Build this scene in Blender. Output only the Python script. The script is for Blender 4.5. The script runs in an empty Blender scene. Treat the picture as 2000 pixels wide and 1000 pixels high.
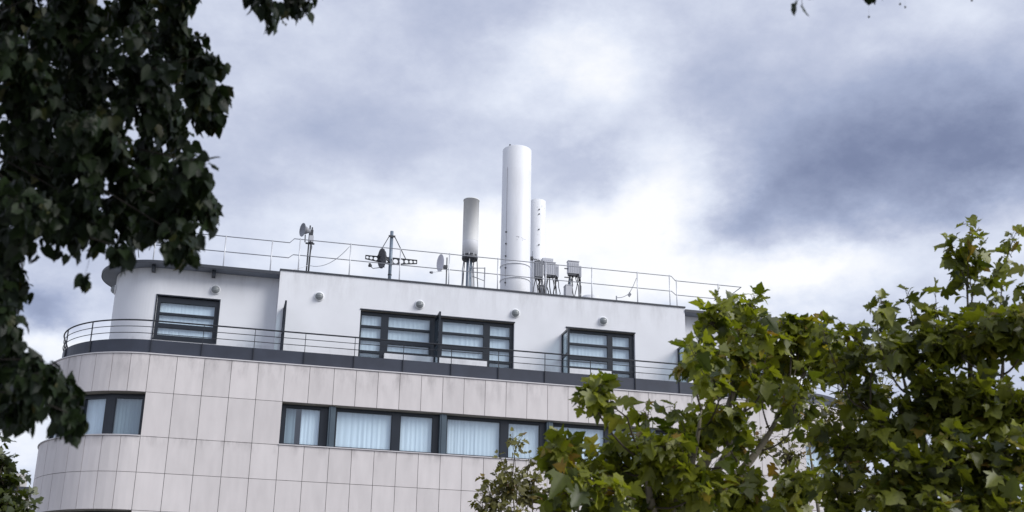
import bpy, math, random
import numpy as np
from mathutils import Vector, Matrix
random.seed(7)
sc = bpy.context.scene
col = sc.collection
PI = math.pi
rad = math.radians

# ------------------------------------------------------------------ camera
D = 32.0                       # metres from the camera to the stone facade (plane Y = 0)
CAMZ = 1.65
FPX = 2422.18                  # focal length in pixels of the 2000 px wide photograph
PITCH, ROLL, YAW = 0.351469, 0.0166872, -0.2376205
CAM = Vector((0, -D, CAMZ))
Rz = Matrix.Rotation(YAW, 3, 'Z')
_f = Rz @ Vector((0, math.cos(PITCH), math.sin(PITCH)))
_u0 = Rz @ Vector((0, -math.sin(PITCH), math.cos(PITCH)))
_r0 = Rz @ Vector((1, 0, 0))
_r = math.cos(ROLL)*_r0 + math.sin(ROLL)*_u0
_u = -math.sin(ROLL)*_r0 + math.cos(ROLL)*_u0
cam_d = bpy.data.cameras.new('camera')
cam = bpy.data.objects.new('camera', cam_d); col.objects.link(cam)
cam.matrix_world = Matrix(((_r.x, _u.x, -_f.x, CAM.x), (_r.y, _u.y, -_f.y, CAM.y), (_r.z, _u.z, -_f.z, CAM.z), (0, 0, 0, 1)))
cam_d.sensor_width = 36; cam_d.lens = FPX/2000*36
cam_d.clip_start = 0.1; cam_d.clip_end = 6000
cam_d.dof.use_dof = True; cam_d.dof.focus_distance = 33; cam_d.dof.aperture_fstop = 3.2
sc.camera = cam

def ray(px, py):
    return _r*((px-1000)/FPX) - _u*((py-500)/FPX) + _f
def at(px, py, Y):             # the point of the plane Y that the photograph shows at (px, py)
    d = ray(px, py); return CAM + d*((Y + D)/d.y)
def zat(px, py, Y): return at(px, py, Y).z
def xat(px, py, Y): return at(px, py, Y).x

# ------------------------------------------------------------------ world: cloudy sky
SUN_AZ, SUN_EL = rad(128), rad(36)          # azimuth clockwise from +Y
world = bpy.data.worlds.new('World'); sc.world = world; world.use_nodes = True
wn = world.node_tree.nodes; wl = world.node_tree.links
for n in list(wn): wn.remove(n)
def N(t, **k):
    n = wn.new(t)
    for a, b in k.items(): setattr(n, a, b)
    return n
wo = N('ShaderNodeOutputWorld'); bg = N('ShaderNodeBackground'); bg.inputs['Strength'].default_value = 0.1
wl.new(bg.outputs[0], wo.inputs[0])
sky = N('ShaderNodeTexSky', sky_type='NISHITA', sun_disc=False)
sky.sun_elevation = SUN_EL; sky.sun_rotation = SUN_AZ
tc = N('ShaderNodeTexCoord')
def wmath(op, a, b=None, c=None):
    n = N('ShaderNodeMath', operation=op)
    for i, v in enumerate((a, b, c)):
        if v is None: continue
        if isinstance(v, (int, float)): n.inputs[i].default_value = v
        else: wl.new(v, n.inputs[i])
    return n.outputs[0]
def wnoise(vec, scale, detail, rough=0.55):
    n = N('ShaderNodeTexNoise'); n.inputs['Scale'].default_value = scale
    n.inputs['Detail'].default_value = detail; n.inputs['Roughness'].default_value = rough
    wl.new(vec, n.inputs['Vector']); return n
nv = N('ShaderNodeVectorMath', operation='NORMALIZE'); wl.new(tc.outputs['Generated'], nv.inputs[0])
st = N('ShaderNodeMapping'); st.inputs['Scale'].default_value = (1, 1, 1.6); st.inputs['Location'].default_value = (3.1, 1.7, 0.4)
wl.new(nv.outputs[0], st.inputs['Vector'])
sep = N('ShaderNodeSeparateXYZ'); wl.new(nv.outputs[0], sep.inputs[0])
az = wmath('MULTIPLY', wmath('ARCTAN2', sep.outputs[0], sep.outputs[1]), 180/PI)
el = wmath('MULTIPLY', wmath('ARCSINE', sep.outputs[2]), 180/PI)
wn1 = wnoise(st.outputs[0], 7.0, 8, 0.6)
wsep = N('ShaderNodeSeparateColor'); wl.new(wn1.outputs['Color'], wsep.inputs[0])
az = wmath('ADD', az, wmath('MULTIPLY', wmath('SUBTRACT', wsep.outputs[0], 0.5), 9))
el = wmath('ADD', el, wmath('MULTIPLY', wmath('SUBTRACT', wsep.outputs[1], 0.5), 6))
ae = N('ShaderNodeCombineXYZ'); wl.new(az, ae.inputs[0]); wl.new(el, ae.inputs[1])
big = wnoise(st.outputs[0], 2.6, 6, 0.5); fine = wnoise(st.outputs[0], 11.0, 10, 0.62)
L = wmath('MULTIPLY_ADD', wmath('SUBTRACT', big.outputs['Fac'], 0.5), 0.24, 0.765)
L = wmath('MULTIPLY_ADD', wmath('SUBTRACT', fine.outputs['Fac'], 0.5), 0.36, L)
# cloud masses: azimuth / elevation centre (from the photograph), half-widths in degrees, tilt, weight
CLOUDS = [
 (1740, 300, 540, 180, 10, -0.22), (1910, 320, 320, 120, 8, -0.15), (1480, 400, 240, 90, 25, -0.06),
 (1420, 200, 220, 150, 0, -0.05), (1640, 150, 320, 150, 0, -0.03), (1310, 390, 190, 150, 50, 0.19), (1140, 130, 260, 120, 0, 0.14), (1250, 240, 160, 90, 0, 0.06),
 (1440, 565, 330, 110, 8, 0.21), (1780, 515, 330, 90, 10, 0.05), (800, 490, 480, 130, 0, 0.15), (1090, 480, 300, 160, 0, 0.13),
 (1120, 320, 150, 60, 0, -0.08), (720, 260, 320, 90, 0, -0.05), (900, 40, 200, 120, 0, -0.04),
 (60, 570, 130, 70, 0, -0.25), (110, 660, 150, 70, 0, 0.16), (40, 830, 200, 90, 0, 0.10), (1860, 50, 280, 80, 0, 0.02)]
for (px, py, rx, ry, tilt, w) in CLOUDS:
    d = ray(px, py).normalized()
    m = N('ShaderNodeMapping', vector_type='TEXTURE')
    m.inputs['Location'].default_value = (math.degrees(math.atan2(d.x, d.y)), math.degrees(math.asin(d.z)), 0)
    m.inputs['Rotation'].default_value = (0, 0, rad(tilt)); m.inputs['Scale'].default_value = (rx/40, ry/42, 1)
    wl.new(ae.outputs[0], m.inputs['Vector'])
    ln = N('ShaderNodeVectorMath', operation='LENGTH'); wl.new(m.outputs[0], ln.inputs[0])
    mr = N('ShaderNodeMapRange', interpolation_type='SMOOTHERSTEP'); wl.new(ln.outputs['Value'], mr.inputs[0])
    mr.inputs[1].default_value = 0; mr.inputs[2].default_value = 1.35
    mr.inputs[3].default_value = w*1.15; mr.inputs[4].default_value = 0
    L = wmath('ADD', L, mr.outputs[0])
def s2l(c): return tuple((v/255/12.92 if v/255 <= 0.04045 else ((v/255+0.055)/1.055)**2.4) for v in c)
ramp = N('ShaderNodeValToRGB'); wl.new(L, ramp.inputs[0])
STOPS = [(0.22, (92, 102, 134)), (0.42, (122, 132, 162)), (0.60, (162, 172, 199)), (0.74, (191, 198, 219)), (0.88, (223, 229, 243)), (1.0, (251, 252, 255))]
cr = ramp.color_ramp
while len(cr.elements) < len(STOPS): cr.elements.new(0.5)
for e, (p, c) in zip(cr.elements, STOPS): e.position = p; e.color = (*s2l(c), 1)
sc10 = N('ShaderNodeVectorMath', operation='SCALE'); wl.new(ramp.outputs[0], sc10.inputs[0]); sc10.inputs['Scale'].default_value = 10.7/2**0.95
mx = N('ShaderNodeMix', data_type='RGBA'); mx.inputs['Factor'].default_value = 0.95
wl.new(sky.outputs[0], mx.inputs['A']); wl.new(sc10.outputs[0], mx.inputs['B'])
wl.new(mx.outputs['Result'], bg.inputs['Color'])

sun_d = bpy.data.lights.new('sun', 'SUN'); sun_d.energy = 1.5; sun_d.angle = rad(32); sun_d.color = (1.0, 0.98, 0.95)
sun = bpy.data.objects.new('sun', sun_d); col.objects.link(sun)
sdir = Vector((math.sin(SUN_AZ)*math.cos(SUN_EL), math.cos(SUN_AZ)*math.cos(SUN_EL), math.sin(SUN_EL)))
sun.rotation_euler = sdir.to_track_quat('Z', 'Y').to_euler(); sun.location = sdir*60
vs = sc.view_settings; vs.view_transform = 'Standard'; vs.look = 'None'; vs.exposure = 0.95; vs.gamma = 1.0; vs.use_curve_mapping = False
sc.render.engine = 'CYCLES'

# ------------------------------------------------------------------ materials
def mat(name, base, rough=0.6, metal=0.0, var=0.0, vscale=4.0, stretch=(1, 1, 1), objvar=0.0, bump=0.0, bscale=60, spec=0.5):
    m = bpy.data.materials.new(name); m.use_nodes = True
    nt = m.node_tree; b = nt.nodes['Principled BSDF']
    b.inputs['Roughness'].default_value = rough; b.inputs['Metallic'].default_value = metal
    b.inputs['Specular IOR Level'].default_value = spec
    b.inputs['Base Color'].default_value = (*base, 1)
    geo = nt.nodes.new('ShaderNodeNewGeometry')
    mp = nt.nodes.new('ShaderNodeMapping'); mp.inputs['Scale'].default_value = stretch
    nt.links.new(geo.outputs['Position'], mp.inputs['Vector'])
    if var or objvar:
        no = nt.nodes.new('ShaderNodeTexNoise'); no.inputs['Scale'].default_value = vscale; no.inputs['Detail'].default_value = 5
        nt.links.new(mp.outputs[0], no.inputs['Vector'])
        mr = nt.nodes.new('ShaderNodeMapRange'); mr.inputs[1].default_value = 0.25; mr.inputs[2].default_value = 0.75
        mr.inputs[3].default_value = 1-var; mr.inputs[4].default_value = 1+var
        nt.links.new(no.outputs['Fac'], mr.inputs[0]); fac = mr.outputs[0]
        if objvar:
            oi = nt.nodes.new('ShaderNodeObjectInfo'); m2 = nt.nodes.new('ShaderNodeMapRange')
            m2.inputs[3].default_value = 1-objvar; m2.inputs[4].default_value = 1+objvar
            nt.links.new(oi.outputs['Random'], m2.inputs[0])
            mm = nt.nodes.new('ShaderNodeMath'); mm.operation = 'MULTIPLY'
            nt.links.new(fac, mm.inputs[0]); nt.links.new(m2.outputs[0], mm.inputs[1]); fac = mm.outputs[0]
        sc_ = nt.nodes.new('ShaderNodeVectorMath'); sc_.operation = 'SCALE'; sc_.inputs[0].default_value = base
        nt.links.new(fac, sc_.inputs['Scale']); nt.links.new(sc_.outputs[0], b.inputs['Base Color'])
    if bump:
        n2 = nt.nodes.new('ShaderNodeTexNoise'); n2.inputs['Scale'].default_value = bscale; n2.inputs['Detail'].default_value = 4
        nt.links.new(geo.outputs['Position'], n2.inputs['Vector'])
        bp = nt.nodes.new('ShaderNodeBump'); bp.inputs['Strength'].default_value = bump; bp.inputs['Distance'].default_value = 0.01
        nt.links.new(n2.outputs['Fac'], bp.inputs['Height']); nt.links.new(bp.outputs[0], b.inputs['Normal'])
    return m

def stain(m, zs, col_, amount, sx=5.0, thr=(0.5, 0.72)):
    """rain streaks running down from the heights zs"""
    nt = m.node_tree; b = nt.nodes['Principled BSDF']
    src = b.inputs['Base Color'].links[0].from_socket
    geo = nt.nodes.new('ShaderNodeNewGeometry')
    sp = nt.nodes.new('ShaderNodeSeparateXYZ'); nt.links.new(geo.outputs['Position'], sp.inputs[0])
    mask = None
    for (z1, length) in zs:
        r = nt.nodes.new('ShaderNodeMapRange'); nt.links.new(sp.outputs[2], r.inputs[0])
        r.inputs[1].default_value = z1-length; r.inputs[2].default_value = z1; r.inputs[3].default_value = 0; r.inputs[4].default_value = 1
        c2 = nt.nodes.new('ShaderNodeMath'); c2.operation = 'LESS_THAN'; nt.links.new(sp.outputs[2], c2.inputs[0]); c2.inputs[1].default_value = z1+0.02
        c3 = nt.nodes.new('ShaderNodeMath'); c3.operation = 'MULTIPLY'; nt.links.new(r.outputs[0], c3.inputs[0]); nt.links.new(c2.outputs[0], c3.inputs[1])
        if mask is None: mask = c3.outputs[0]
        else:
            a = nt.nodes.new('ShaderNodeMath'); a.operation = 'MAXIMUM'; nt.links.new(mask, a.inputs[0]); nt.links.new(c3.outputs[0], a.inputs[1]); mask = a.outputs[0]
    mp = nt.nodes.new('ShaderNodeMapping'); mp.inputs['Scale'].default_value = (sx, sx, 0.8); nt.links.new(geo.outputs['Position'], mp.inputs['Vector'])
    no = nt.nodes.new('ShaderNodeTexNoise'); no.inputs['Scale'].default_value = 1; no.inputs['Detail'].default_value = 7; no.inputs['Roughness'].default_value = 0.65
    nt.links.new(mp.outputs[0], no.inputs['Vector'])
    r = nt.nodes.new('ShaderNodeMapRange'); r.inputs[1].default_value = thr[0]; r.inputs[2].default_value = thr[1]; nt.links.new(no.outputs['Fac'], r.inputs[0])
    k = nt.nodes.new('ShaderNodeMath'); k.operation = 'MULTIPLY'; nt.links.new(r.outputs[0], k.inputs[0]); nt.links.new(mask, k.inputs[1])
    k2 = nt.nodes.new('ShaderNodeMath'); k2.operation = 'MULTIPLY'; nt.links.new(k.outputs[0], k2.inputs[0]); k2.inputs[1].default_value = amount
    mix = nt.nodes.new('ShaderNodeMix'); mix.data_type = 'RGBA'; nt.links.new(k2.outputs[0], mix.inputs['Factor'])
    nt.links.new(src, mix.inputs['A']); mix.inputs['B'].default_value = (*col_, 1)
    nt.links.new(mix.outputs['Result'], b.inputs['Base Color'])

def glass_mat(name, tint, refl=1.0):
    m = bpy.data.materials.new(name); m.use_nodes = True; nt = m.node_tree
    for n in list(nt.nodes): nt.nodes.remove(n)
    o = nt.nodes.new('ShaderNodeOutputMaterial'); t = nt.nodes.new('ShaderNodeBsdfTransparent'); g = nt.nodes.new('ShaderNodeBsdfGlossy')
    t.inputs[0].default_value = (*tint, 1); g.inputs['Roughness'].default_value = 0.02; g.inputs[0].default_value = (0.9, 0.95, 1, 1)
    geo = nt.nodes.new('ShaderNodeNewGeometry'); dt = nt.nodes.new('ShaderNodeVectorMath'); dt.operation = 'DOT_PRODUCT'
    nt.links.new(geo.outputs['Incoming'], dt.inputs[0]); nt.links.new(geo.outputs['Normal'], dt.inputs[1])
    def mth(op, a, b=0.0):                      # Schlick reflectance, the same from both sides of the pane
        n = nt.nodes.new('ShaderNodeMath'); n.operation = op
        for i, v in enumerate((a, b)):
            if isinstance(v, float): n.inputs[i].default_value = v
            else: nt.links.new(v, n.inputs[i])
        return n.outputs[0]
    p5 = mth('POWER', mth('SUBTRACT', 1.0, mth('ABSOLUTE', dt.outputs['Value'])), 5.0)
    k = nt.nodes.new('ShaderNodeMath'); k.operation = 'MULTIPLY_ADD'; nt.links.new(p5, k.inputs[0]); k.inputs[1].default_value = 1.0-refl; k.inputs[2].default_value = refl
    mx = nt.nodes.new('ShaderNodeMixShader'); nt.links.new(k.outputs[0], mx.inputs[0])
    nt.links.new(t.outputs[0], mx.inputs[1]); nt.links.new(g.outputs[0], mx.inputs[2]); nt.links.new(mx.outputs[0], o.inputs[0])
    return m

def leaf_mat(name, c0, c1, c2, transl, rough=0.4, spec=0.5):
    """leaf colour varies from leaf to leaf between c0 (dark), c1 and, rarely, c2 (turning)"""
    m = bpy.data.materials.new(name); m.use_nodes = True; nt = m.node_tree; b = nt.nodes['Principled BSDF']; o = nt.nodes['Material Output']
    at_ = nt.nodes.new('ShaderNodeAttribute'); at_.attribute_name = 'leaf_random'
    oi = nt.nodes.new('ShaderNodeObjectInfo')
    a = nt.nodes.new('ShaderNodeMath'); a.operation = 'ADD'; nt.links.new(at_.outputs['Fac'], a.inputs[0]); nt.links.new(oi.outputs['Random'], a.inputs[1])
    f = nt.nodes.new('ShaderNodeMath'); f.operation = 'FRACT'; nt.links.new(a.outputs[0], f.inputs[0])
    r = nt.nodes.new('ShaderNodeValToRGB'); nt.links.new(f.outputs[0], r.inputs[0])
    e = r.color_ramp.elements; e[0].color = (*c0, 1); e[1].color = (*c2, 1); e[1].position = 1.0
    x = e.new(0.55); x.color = (*c1, 1); x = e.new(0.93); x.color = (*[v*1.15 for v in c1], 1)
    geo = nt.nodes.new('ShaderNodeNewGeometry'); no = nt.nodes.new('ShaderNodeTexNoise'); no.inputs['Scale'].default_value = 35; no.inputs['Detail'].default_value = 3
    nt.links.new(geo.outputs['Position'], no.inputs['Vector'])
    mr = nt.nodes.new('ShaderNodeMapRange'); mr.inputs[3].default_value = 0.7; mr.inputs[4].default_value = 1.3; nt.links.new(no.outputs['Fac'], mr.inputs[0])
    s = nt.nodes.new('ShaderNodeVectorMath'); s.operation = 'SCALE'; nt.links.new(r.outputs[0], s.inputs[0]); nt.links.new(mr.outputs[0], s.inputs['Scale'])
    nt.links.new(s.outputs[0], b.inputs['Base Color'])
    b.inputs['Roughness'].default_value = rough; b.inputs['Specular IOR Level'].default_value = spec
    t = nt.nodes.new('ShaderNodeBsdfTranslucent'); s2 = nt.nodes.new('ShaderNodeVectorMath'); s2.operation = 'MULTIPLY'
    nt.links.new(s.outputs[0], s2.inputs[0]); s2.inputs[1].default_value = (1.5, 1.6, 0.6); nt.links.new(s2.outputs[0], t.inputs[0])
    mx = nt.nodes.new('ShaderNodeMixShader'); mx.inputs[0].default_value = transl
    nt.links.new(b.outputs[0], mx.inputs[1]); nt.links.new(t.outputs[0], mx.inputs[2]); nt.links.new(mx.outputs[0], o.inputs[0])
    return m

M = {}
M['stone'] = mat('cladding_stone', (0.66, 0.62, 0.61), 0.55, var=0.07, vscale=2.0, stretch=(2.2, 2.2, 0.55), objvar=0.055, bump=0.15, bscale=90, spec=0.3)
stain(M['stone'], [(10.07, 0.8), (7.95, 0.3)], (0.24, 0.22, 0.22), 0.8, 2.6, (0.47, 0.75))
M['core'] = mat('joint_backing', (0.12, 0.11, 0.11), 0.9)  # dark grey paints the joint shadow into the backing colour
M['stucco'] = mat('white_stucco', (0.79, 0.80, 0.83), 0.85, var=0.045, vscale=1.1, bump=0.10, bscale=140, spec=0.2)
stain(M['stucco'], [(13.05, 1.1), (10.9, 0.9)], (0.42, 0.41, 0.42), 0.55, 3.5, (0.46, 0.8))
M['frame'] = mat('slate_window_frame', (0.011, 0.016, 0.024), 0.34, var=0.15, vscale=3)
M['band'] = mat('slate_metal_sheet', (0.034, 0.040, 0.058), 0.42, var=0.22, vscale=2.2, objvar=0.12)
M['rail'] = mat('dark_painted_steel', (0.018, 0.021, 0.028), 0.4)
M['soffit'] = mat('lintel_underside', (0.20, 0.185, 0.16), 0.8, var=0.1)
M['pier'] = mat('blue_grey_post', (0.075, 0.105, 0.13), 0.35, var=0.1)
M['eave'] = mat('grey_zinc_eave', (0.16, 0.18, 0.22), 0.5, var=0.15, vscale=2)
M['coping'] = mat('dark_coping', (0.045, 0.05, 0.062), 0.5)
M['roof'] = mat('roof_gravel', (0.24, 0.235, 0.23), 0.95, var=0.3, vscale=30)
M['galv'] = mat('galvanised_steel', (0.62, 0.63, 0.66), 0.42, 0.35, var=0.08, vscale=8)
M['galvrail'] = mat('weathered_steel_rail', (0.26, 0.27, 0.30), 0.45, 0.3, var=0.12, vscale=8)
M['white_paint'] = mat('white_fibreglass', (0.76, 0.77, 0.80), 0.5, var=0.05, vscale=1.5, stretch=(2, 2, 0.4), spec=0.4)
stain(M['white_paint'], [(18.2, 5.0)], (0.42, 0.41, 0.42), 0.30, 5.5, (0.48, 0.8))
M['grey_paint'] = mat('weathered_grey_fibreglass', (0.74, 0.745, 0.74), 0.6, var=0.08, vscale=2, stretch=(3, 3, 0.4))
M['seam'] = mat('grey_seam', (0.33, 0.33, 0.36), 0.6)
M['steelblue'] = mat('blue_grey_steel', (0.17, 0.215, 0.27), 0.45, 0.2, var=0.12, vscale=6)
M['darkmetal'] = mat('dark_metal', (0.055, 0.058, 0.066), 0.5, 0.2, var=0.15)
M['cable'] = mat('black_cable', (0.02, 0.02, 0.024), 0.55)
M['cabinet'] = mat('grey_cabinet', (0.50, 0.51, 0.55), 0.5, var=0.06, vscale=5)
M['cabinet_dark'] = mat('dark_grey_cabinet', (0.27, 0.28, 0.31), 0.5, var=0.08, vscale=5)
M['dishwhite'] = mat('white_dish', (0.66, 0.65, 0.71), 0.45, var=0.05)
M['dishgrey'] = mat('grey_mesh_dish', (0.12, 0.12, 0.13), 0.6, var=0.25, vscale=25)
M['lamp'] = mat('lamp_glass', (0.30, 0.32, 0.33), 0.25, var=0.12, vscale=20)
M['lampring'] = mat('lamp_ring', (0.80, 0.81, 0.83), 0.4)
M['lamprib'] = mat('lamp_cage', (0.22, 0.24, 0.25), 0.4)
M['glass'] = glass_mat('window_glass', (0.84, 0.925, 0.975), 0.14)
M['frost'] = glass_mat('divider_glass', (0.60, 0.68, 0.72), 0.10)
M['interior'] = mat('dim_room', (0.35, 0.35, 0.36), 0.9)
M['curtain'] = mat('sheer_curtain', (0.84, 0.87, 0.89), 0.9, objvar=0.07, var=0.07, vscale=3, stretch=(8, 8, 0.4))
nt = M['curtain'].node_tree; _b = nt.nodes['Principled BSDF']; _b.inputs['Specular IOR Level'].default_value = 0.1
M['curtain_grey'] = mat('grey_curtain', (0.30, 0.35, 0.37), 0.9, var=0.08, vscale=3, stretch=(8, 8, 0.4))
M['asphalt'] = mat('asphalt', (0.05, 0.05, 0.052), 0.9, var=0.25, vscale=6)
M['paving'] = mat('paving', (0.30, 0.29, 0.28), 0.85, var=0.15, vscale=4)
M['kerb'] = mat('granite_kerb', (0.36, 0.35, 0.34), 0.8, var=0.1)
M['ground'] = mat('ground', (0.20, 0.20, 0.18), 0.95, var=0.2, vscale=0.3)
M['marking'] = mat('road_paint', (0.75, 0.75, 0.73), 0.7, var=0.1)
M['bark'] = mat('plane_bark', (0.20, 0.175, 0.13), 0.9, var=0.45, vscale=9, stretch=(1, 1, 0.5), bump=0.5, bscale=30)
M['bark_dark'] = mat('linden_bark', (0.028, 0.023, 0.019), 0.95, var=0.3, vscale=14, stretch=(1, 1, 0.2), bump=0.6, bscale=25)
M['twig'] = mat('twig', (0.075, 0.06, 0.04), 0.85, var=0.2, vscale=20)
M['twig_dark'] = mat('dark_twig', (0.03, 0.027, 0.02), 0.9)
M['fruit'] = mat('linden_fruit', (0.05, 0.055, 0.035), 0.8)
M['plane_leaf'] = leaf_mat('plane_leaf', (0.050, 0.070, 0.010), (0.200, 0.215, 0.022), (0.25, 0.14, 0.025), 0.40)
M['plane_leaf_dark'] = leaf_mat('plane_leaf_darker_tree', (0.036, 0.050, 0.009), (0.165, 0.178, 0.019), (0.18, 0.10, 0.02), 0.36)  # darker version of the plane leaf colours, for the lower right tree
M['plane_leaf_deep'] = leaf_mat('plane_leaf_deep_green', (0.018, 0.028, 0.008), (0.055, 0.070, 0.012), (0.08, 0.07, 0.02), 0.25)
M['small_leaf'] = leaf_mat('small_brown_green_leaf', (0.060, 0.055, 0.016), (0.150, 0.140, 0.034), (0.20, 0.105, 0.03), 0.25)
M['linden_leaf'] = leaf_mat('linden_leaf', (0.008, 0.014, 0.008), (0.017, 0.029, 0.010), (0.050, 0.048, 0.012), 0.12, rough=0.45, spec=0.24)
M['rendered'] = mat('pale_render', (0.55, 0.53, 0.50), 0.9, var=0.08)

# ------------------------------------------------------------------ mesh helpers
class MB:
    def __init__(s): s.v = []; s.f = []; s.sm = []
    def add(s, vs, fs, smooth=False):
        o = len(s.v); s.v += [tuple(v) for v in vs]; s.f += [tuple(i+o for i in f) for f in fs]; s.sm += [smooth]*len(fs); return s
    def box(s, x0, x1, y0, y1, z0, z1):
        return s.add([(x0, y0, z0), (x1, y0, z0), (x1, y1, z0), (x0, y1, z0), (x0, y0, z1), (x1, y0, z1), (x1, y1, z1), (x0, y1, z1)],
                     [(0, 3, 2, 1), (4, 5, 6, 7), (0, 1, 5, 4), (1, 2, 6, 5), (2, 3, 7, 6), (3, 0, 4, 7)])
    def bar(s, a, b, w, h, up=(0, 0, 1)):      # rectangular bar from a to b
        a = Vector(a); b = Vector(b); d = (b-a).normalized(); upv = Vector(up)
        if abs(d.dot(upv)) > 0.98: upv = Vector((0, 1, 0))
        sx = d.cross(upv).normalized()*(w/2); sz = sx.cross(d).normalized()*(h/2)
        vs = [a-sx-sz, a+sx-sz, a+sx+sz, a-sx+sz, b-sx-sz, b+sx-sz, b+sx+sz, b-sx+sz]
        return s.add(vs, [(0, 3, 2, 1), (4, 5, 6, 7), (0, 1, 5, 4), (1, 2, 6, 5), (2, 3, 7, 6), (3, 0, 4, 7)])
    def tube(s, pts, r, n=8, caps=True):
        pts = [Vector(p) for p in pts]; rs = r if isinstance(r, (list, tuple)) else [r]*len(pts)
        vs = []; fs = []; ref = None
        for i, p in enumerate(pts):
            d = (pts[min(i+1, len(pts)-1)] - pts[max(i-1, 0)]).normalized()
            if ref is None:
                ref = Vector((0, 0, 1)) if abs(d.z) < 0.9 else Vector((1, 0, 0))
            sx = d.cross(ref)
            if sx.length < 1e-4: sx = d.cross(Vector((0, 1, 0.3)))
            sx.normalize(); sy = sx.cross(d).normalized(); ref = sy
            for k in range(n):
                a = 2*PI*k/n; vs.append(p + (sx*math.cos(a) + sy*math.sin(a))*rs[i])
        for i in range(len(pts)-1):
            for k in range(n): fs.append((i*n+k, i*n+(k+1) % n, (i+1)*n+(k+1) % n, (i+1)*n+k))
        s.add(vs, fs, True)
        if caps:
            o = len(s.v)-len(vs); s.f += [tuple(o+k for k in range(n))[::-1], tuple(o+(len(pts)-1)*n+k for k in range(n))]; s.sm += [False, False]
        return s
    def lathe(s, prof, c, axis=(0, 0, 1), n=24, smooth=True):   # profile of (radius, height along axis)
        c = Vector(c); a = Vector(axis).normalized(); ref = Vector((0, 0, 1)) if abs(a.z) < 0.9 else Vector((1, 0, 0))
        sx = a.cross(ref).normalized(); sy = a.cross(sx); vs = []; fs = []
        for (r, h) in prof:
            for k in range(n):
                t = 2*PI*k/n; vs.append(c + a*h + (sx*math.cos(t)+sy*math.sin(t))*r)
        for i in range(len(prof)-1):
            for k in range(n): fs.append((i*n+k, i*n+(k+1) % n, (i+1)*n+(k+1) % n, (i+1)*n+k))
        return s.add(vs, fs, smooth)
    def prism(s, ring_a, ring_b, smooth=False):  # two matching closed rings joined and capped
        n = len(ring_a)
        s.add(list(ring_a)+list(ring_b), [(k, (k+1) % n, n+(k+1) % n, n+k) for k in range(n)] + [tuple(range(n))[::-1], tuple(range(n, 2*n))], smooth); return s
    def mesh(s, name, base=(0, 0, 0)):
        me = bpy.data.meshes.new(name); b = Vector(base)
        me.from_pydata([(v[0]-b.x, v[1]-b.y, v[2]-b.z) for v in s.v], [], s.f); me.update()
        me.polygons.foreach_set('use_smooth', s.sm)
        return me
    def build(s, name, m, parent=None, base=None):
        if base is None: base = wbase(parent)
        me = s.mesh(name, base); me.materials.append(M[m] if isinstance(m, str) else m)
        o = bpy.data.objects.new(name, me); col.objects.link(o)
        if parent is not None: o.parent = parent
        else: o.location = base
        return o
def wbase(p):
    v = Vector((0, 0, 0))
    while p is not None: v += p.location; p = p.parent
    return v
def thing(name, label, cat, loc=(0, 0, 0), group=None):
    o = bpy.data.objects.new(name, None); col.objects.link(o); o.location = loc; o.empty_display_size = 0.2
    return tag(o, label, cat, group)
def tag(o, label, cat, group=None):
    o['label'] = label; o['category'] = cat
    if group: o['group'] = group
    return o
def struct(o): o['kind'] = 'structure'; return o
def stuff(o): o['kind'] = 'stuff'; return o
def linked(name, me, parent, loc):
    o = bpy.data.objects.new(name, me); col.objects.link(o); o.parent = parent; o.location = loc; return o

# ------------------------------------------------------------------ ground, road, pavement
struct(MB().add([(-3000, -3000, 0), (3000, -3000, 0), (3000, 3000, 0), (-3000, 3000, 0)], [(0, 1, 2, 3)]).build('ground', 'ground'))
struct(MB().add([(-300, -22, 0.004), (300, -22, 0.004), (300, -9, 0.004), (-300, -9, 0.004)], [(0, 1, 2, 3)]).build('road', 'asphalt'))
struct(MB().box(-300, 300, -40, -22.2, -0.05, 0.12).build('pavement', 'paving'))
struct(MB().box(-300, 300, -8.8, -1.0, -0.05, 0.12).build('pavement', 'paving'))
struct(MB().box(-300, 300, -22.2, -22.0, -0.05, 0.135).build('kerb', 'kerb'))
struct(MB().box(-300, 300, -9.0, -8.8, -0.05, 0.135).build('kerb', 'kerb'))
lm = MB()
for i in range(-20, 21): lm.add([(i*6, -15.56, 0.008), (i*6+3, -15.56, 0.008), (i*6+3, -15.44, 0.008), (i*6, -15.44, 0.008)], [(0, 1, 2, 3)])
struct(lm.build('lane_marking', 'marking'))

# ------------------------------------------------------------------ the hotel building
XS, XC = -1.725, 7.36
XE = 2*XC - XS
LEN = XE - XS
R = 2.67
BACK = 9.0
QA = R*PI/2
def P(t, off):                     # plan outline: flat front, quarter-round corners, straight sides
    s, x0 = (1, XE) if t > LEN else (-1, XS)
    u = t-LEN if t > LEN else -t
    if u <= 0: return (XS+t, off)
    if u <= QA:
        a = u/R; return (x0 + s*(R-off)*math.sin(a), R-(R-off)*math.cos(a))
    return (x0 + s*(R-off), R + u-QA)
TMAX = QA + BACK - R
def P2(t, off):                    # penthouse wings: half-round ends
    s, x0 = (1, XE) if t > LEN else (-1, XS)
    u = t-LEN if t > LEN else -t
    if u <= 0: return (XS+t, off)
    a = min(u/R, PI); return (x0 + s*(R-off)*math.sin(a), R-(R-off)*math.cos(a))
def trange(t0, t1):
    ts = [t0]
    for (a, b, st_) in ((-2*QA, 0, QA/24), (LEN, LEN+2*QA, QA/24)):
        k = a
        while k <= b+1e-6:
            if t0+1e-4 < k < t1-1e-4: ts.append(k)
            k += st_
    ts.append(t1); return sorted(ts)
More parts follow.
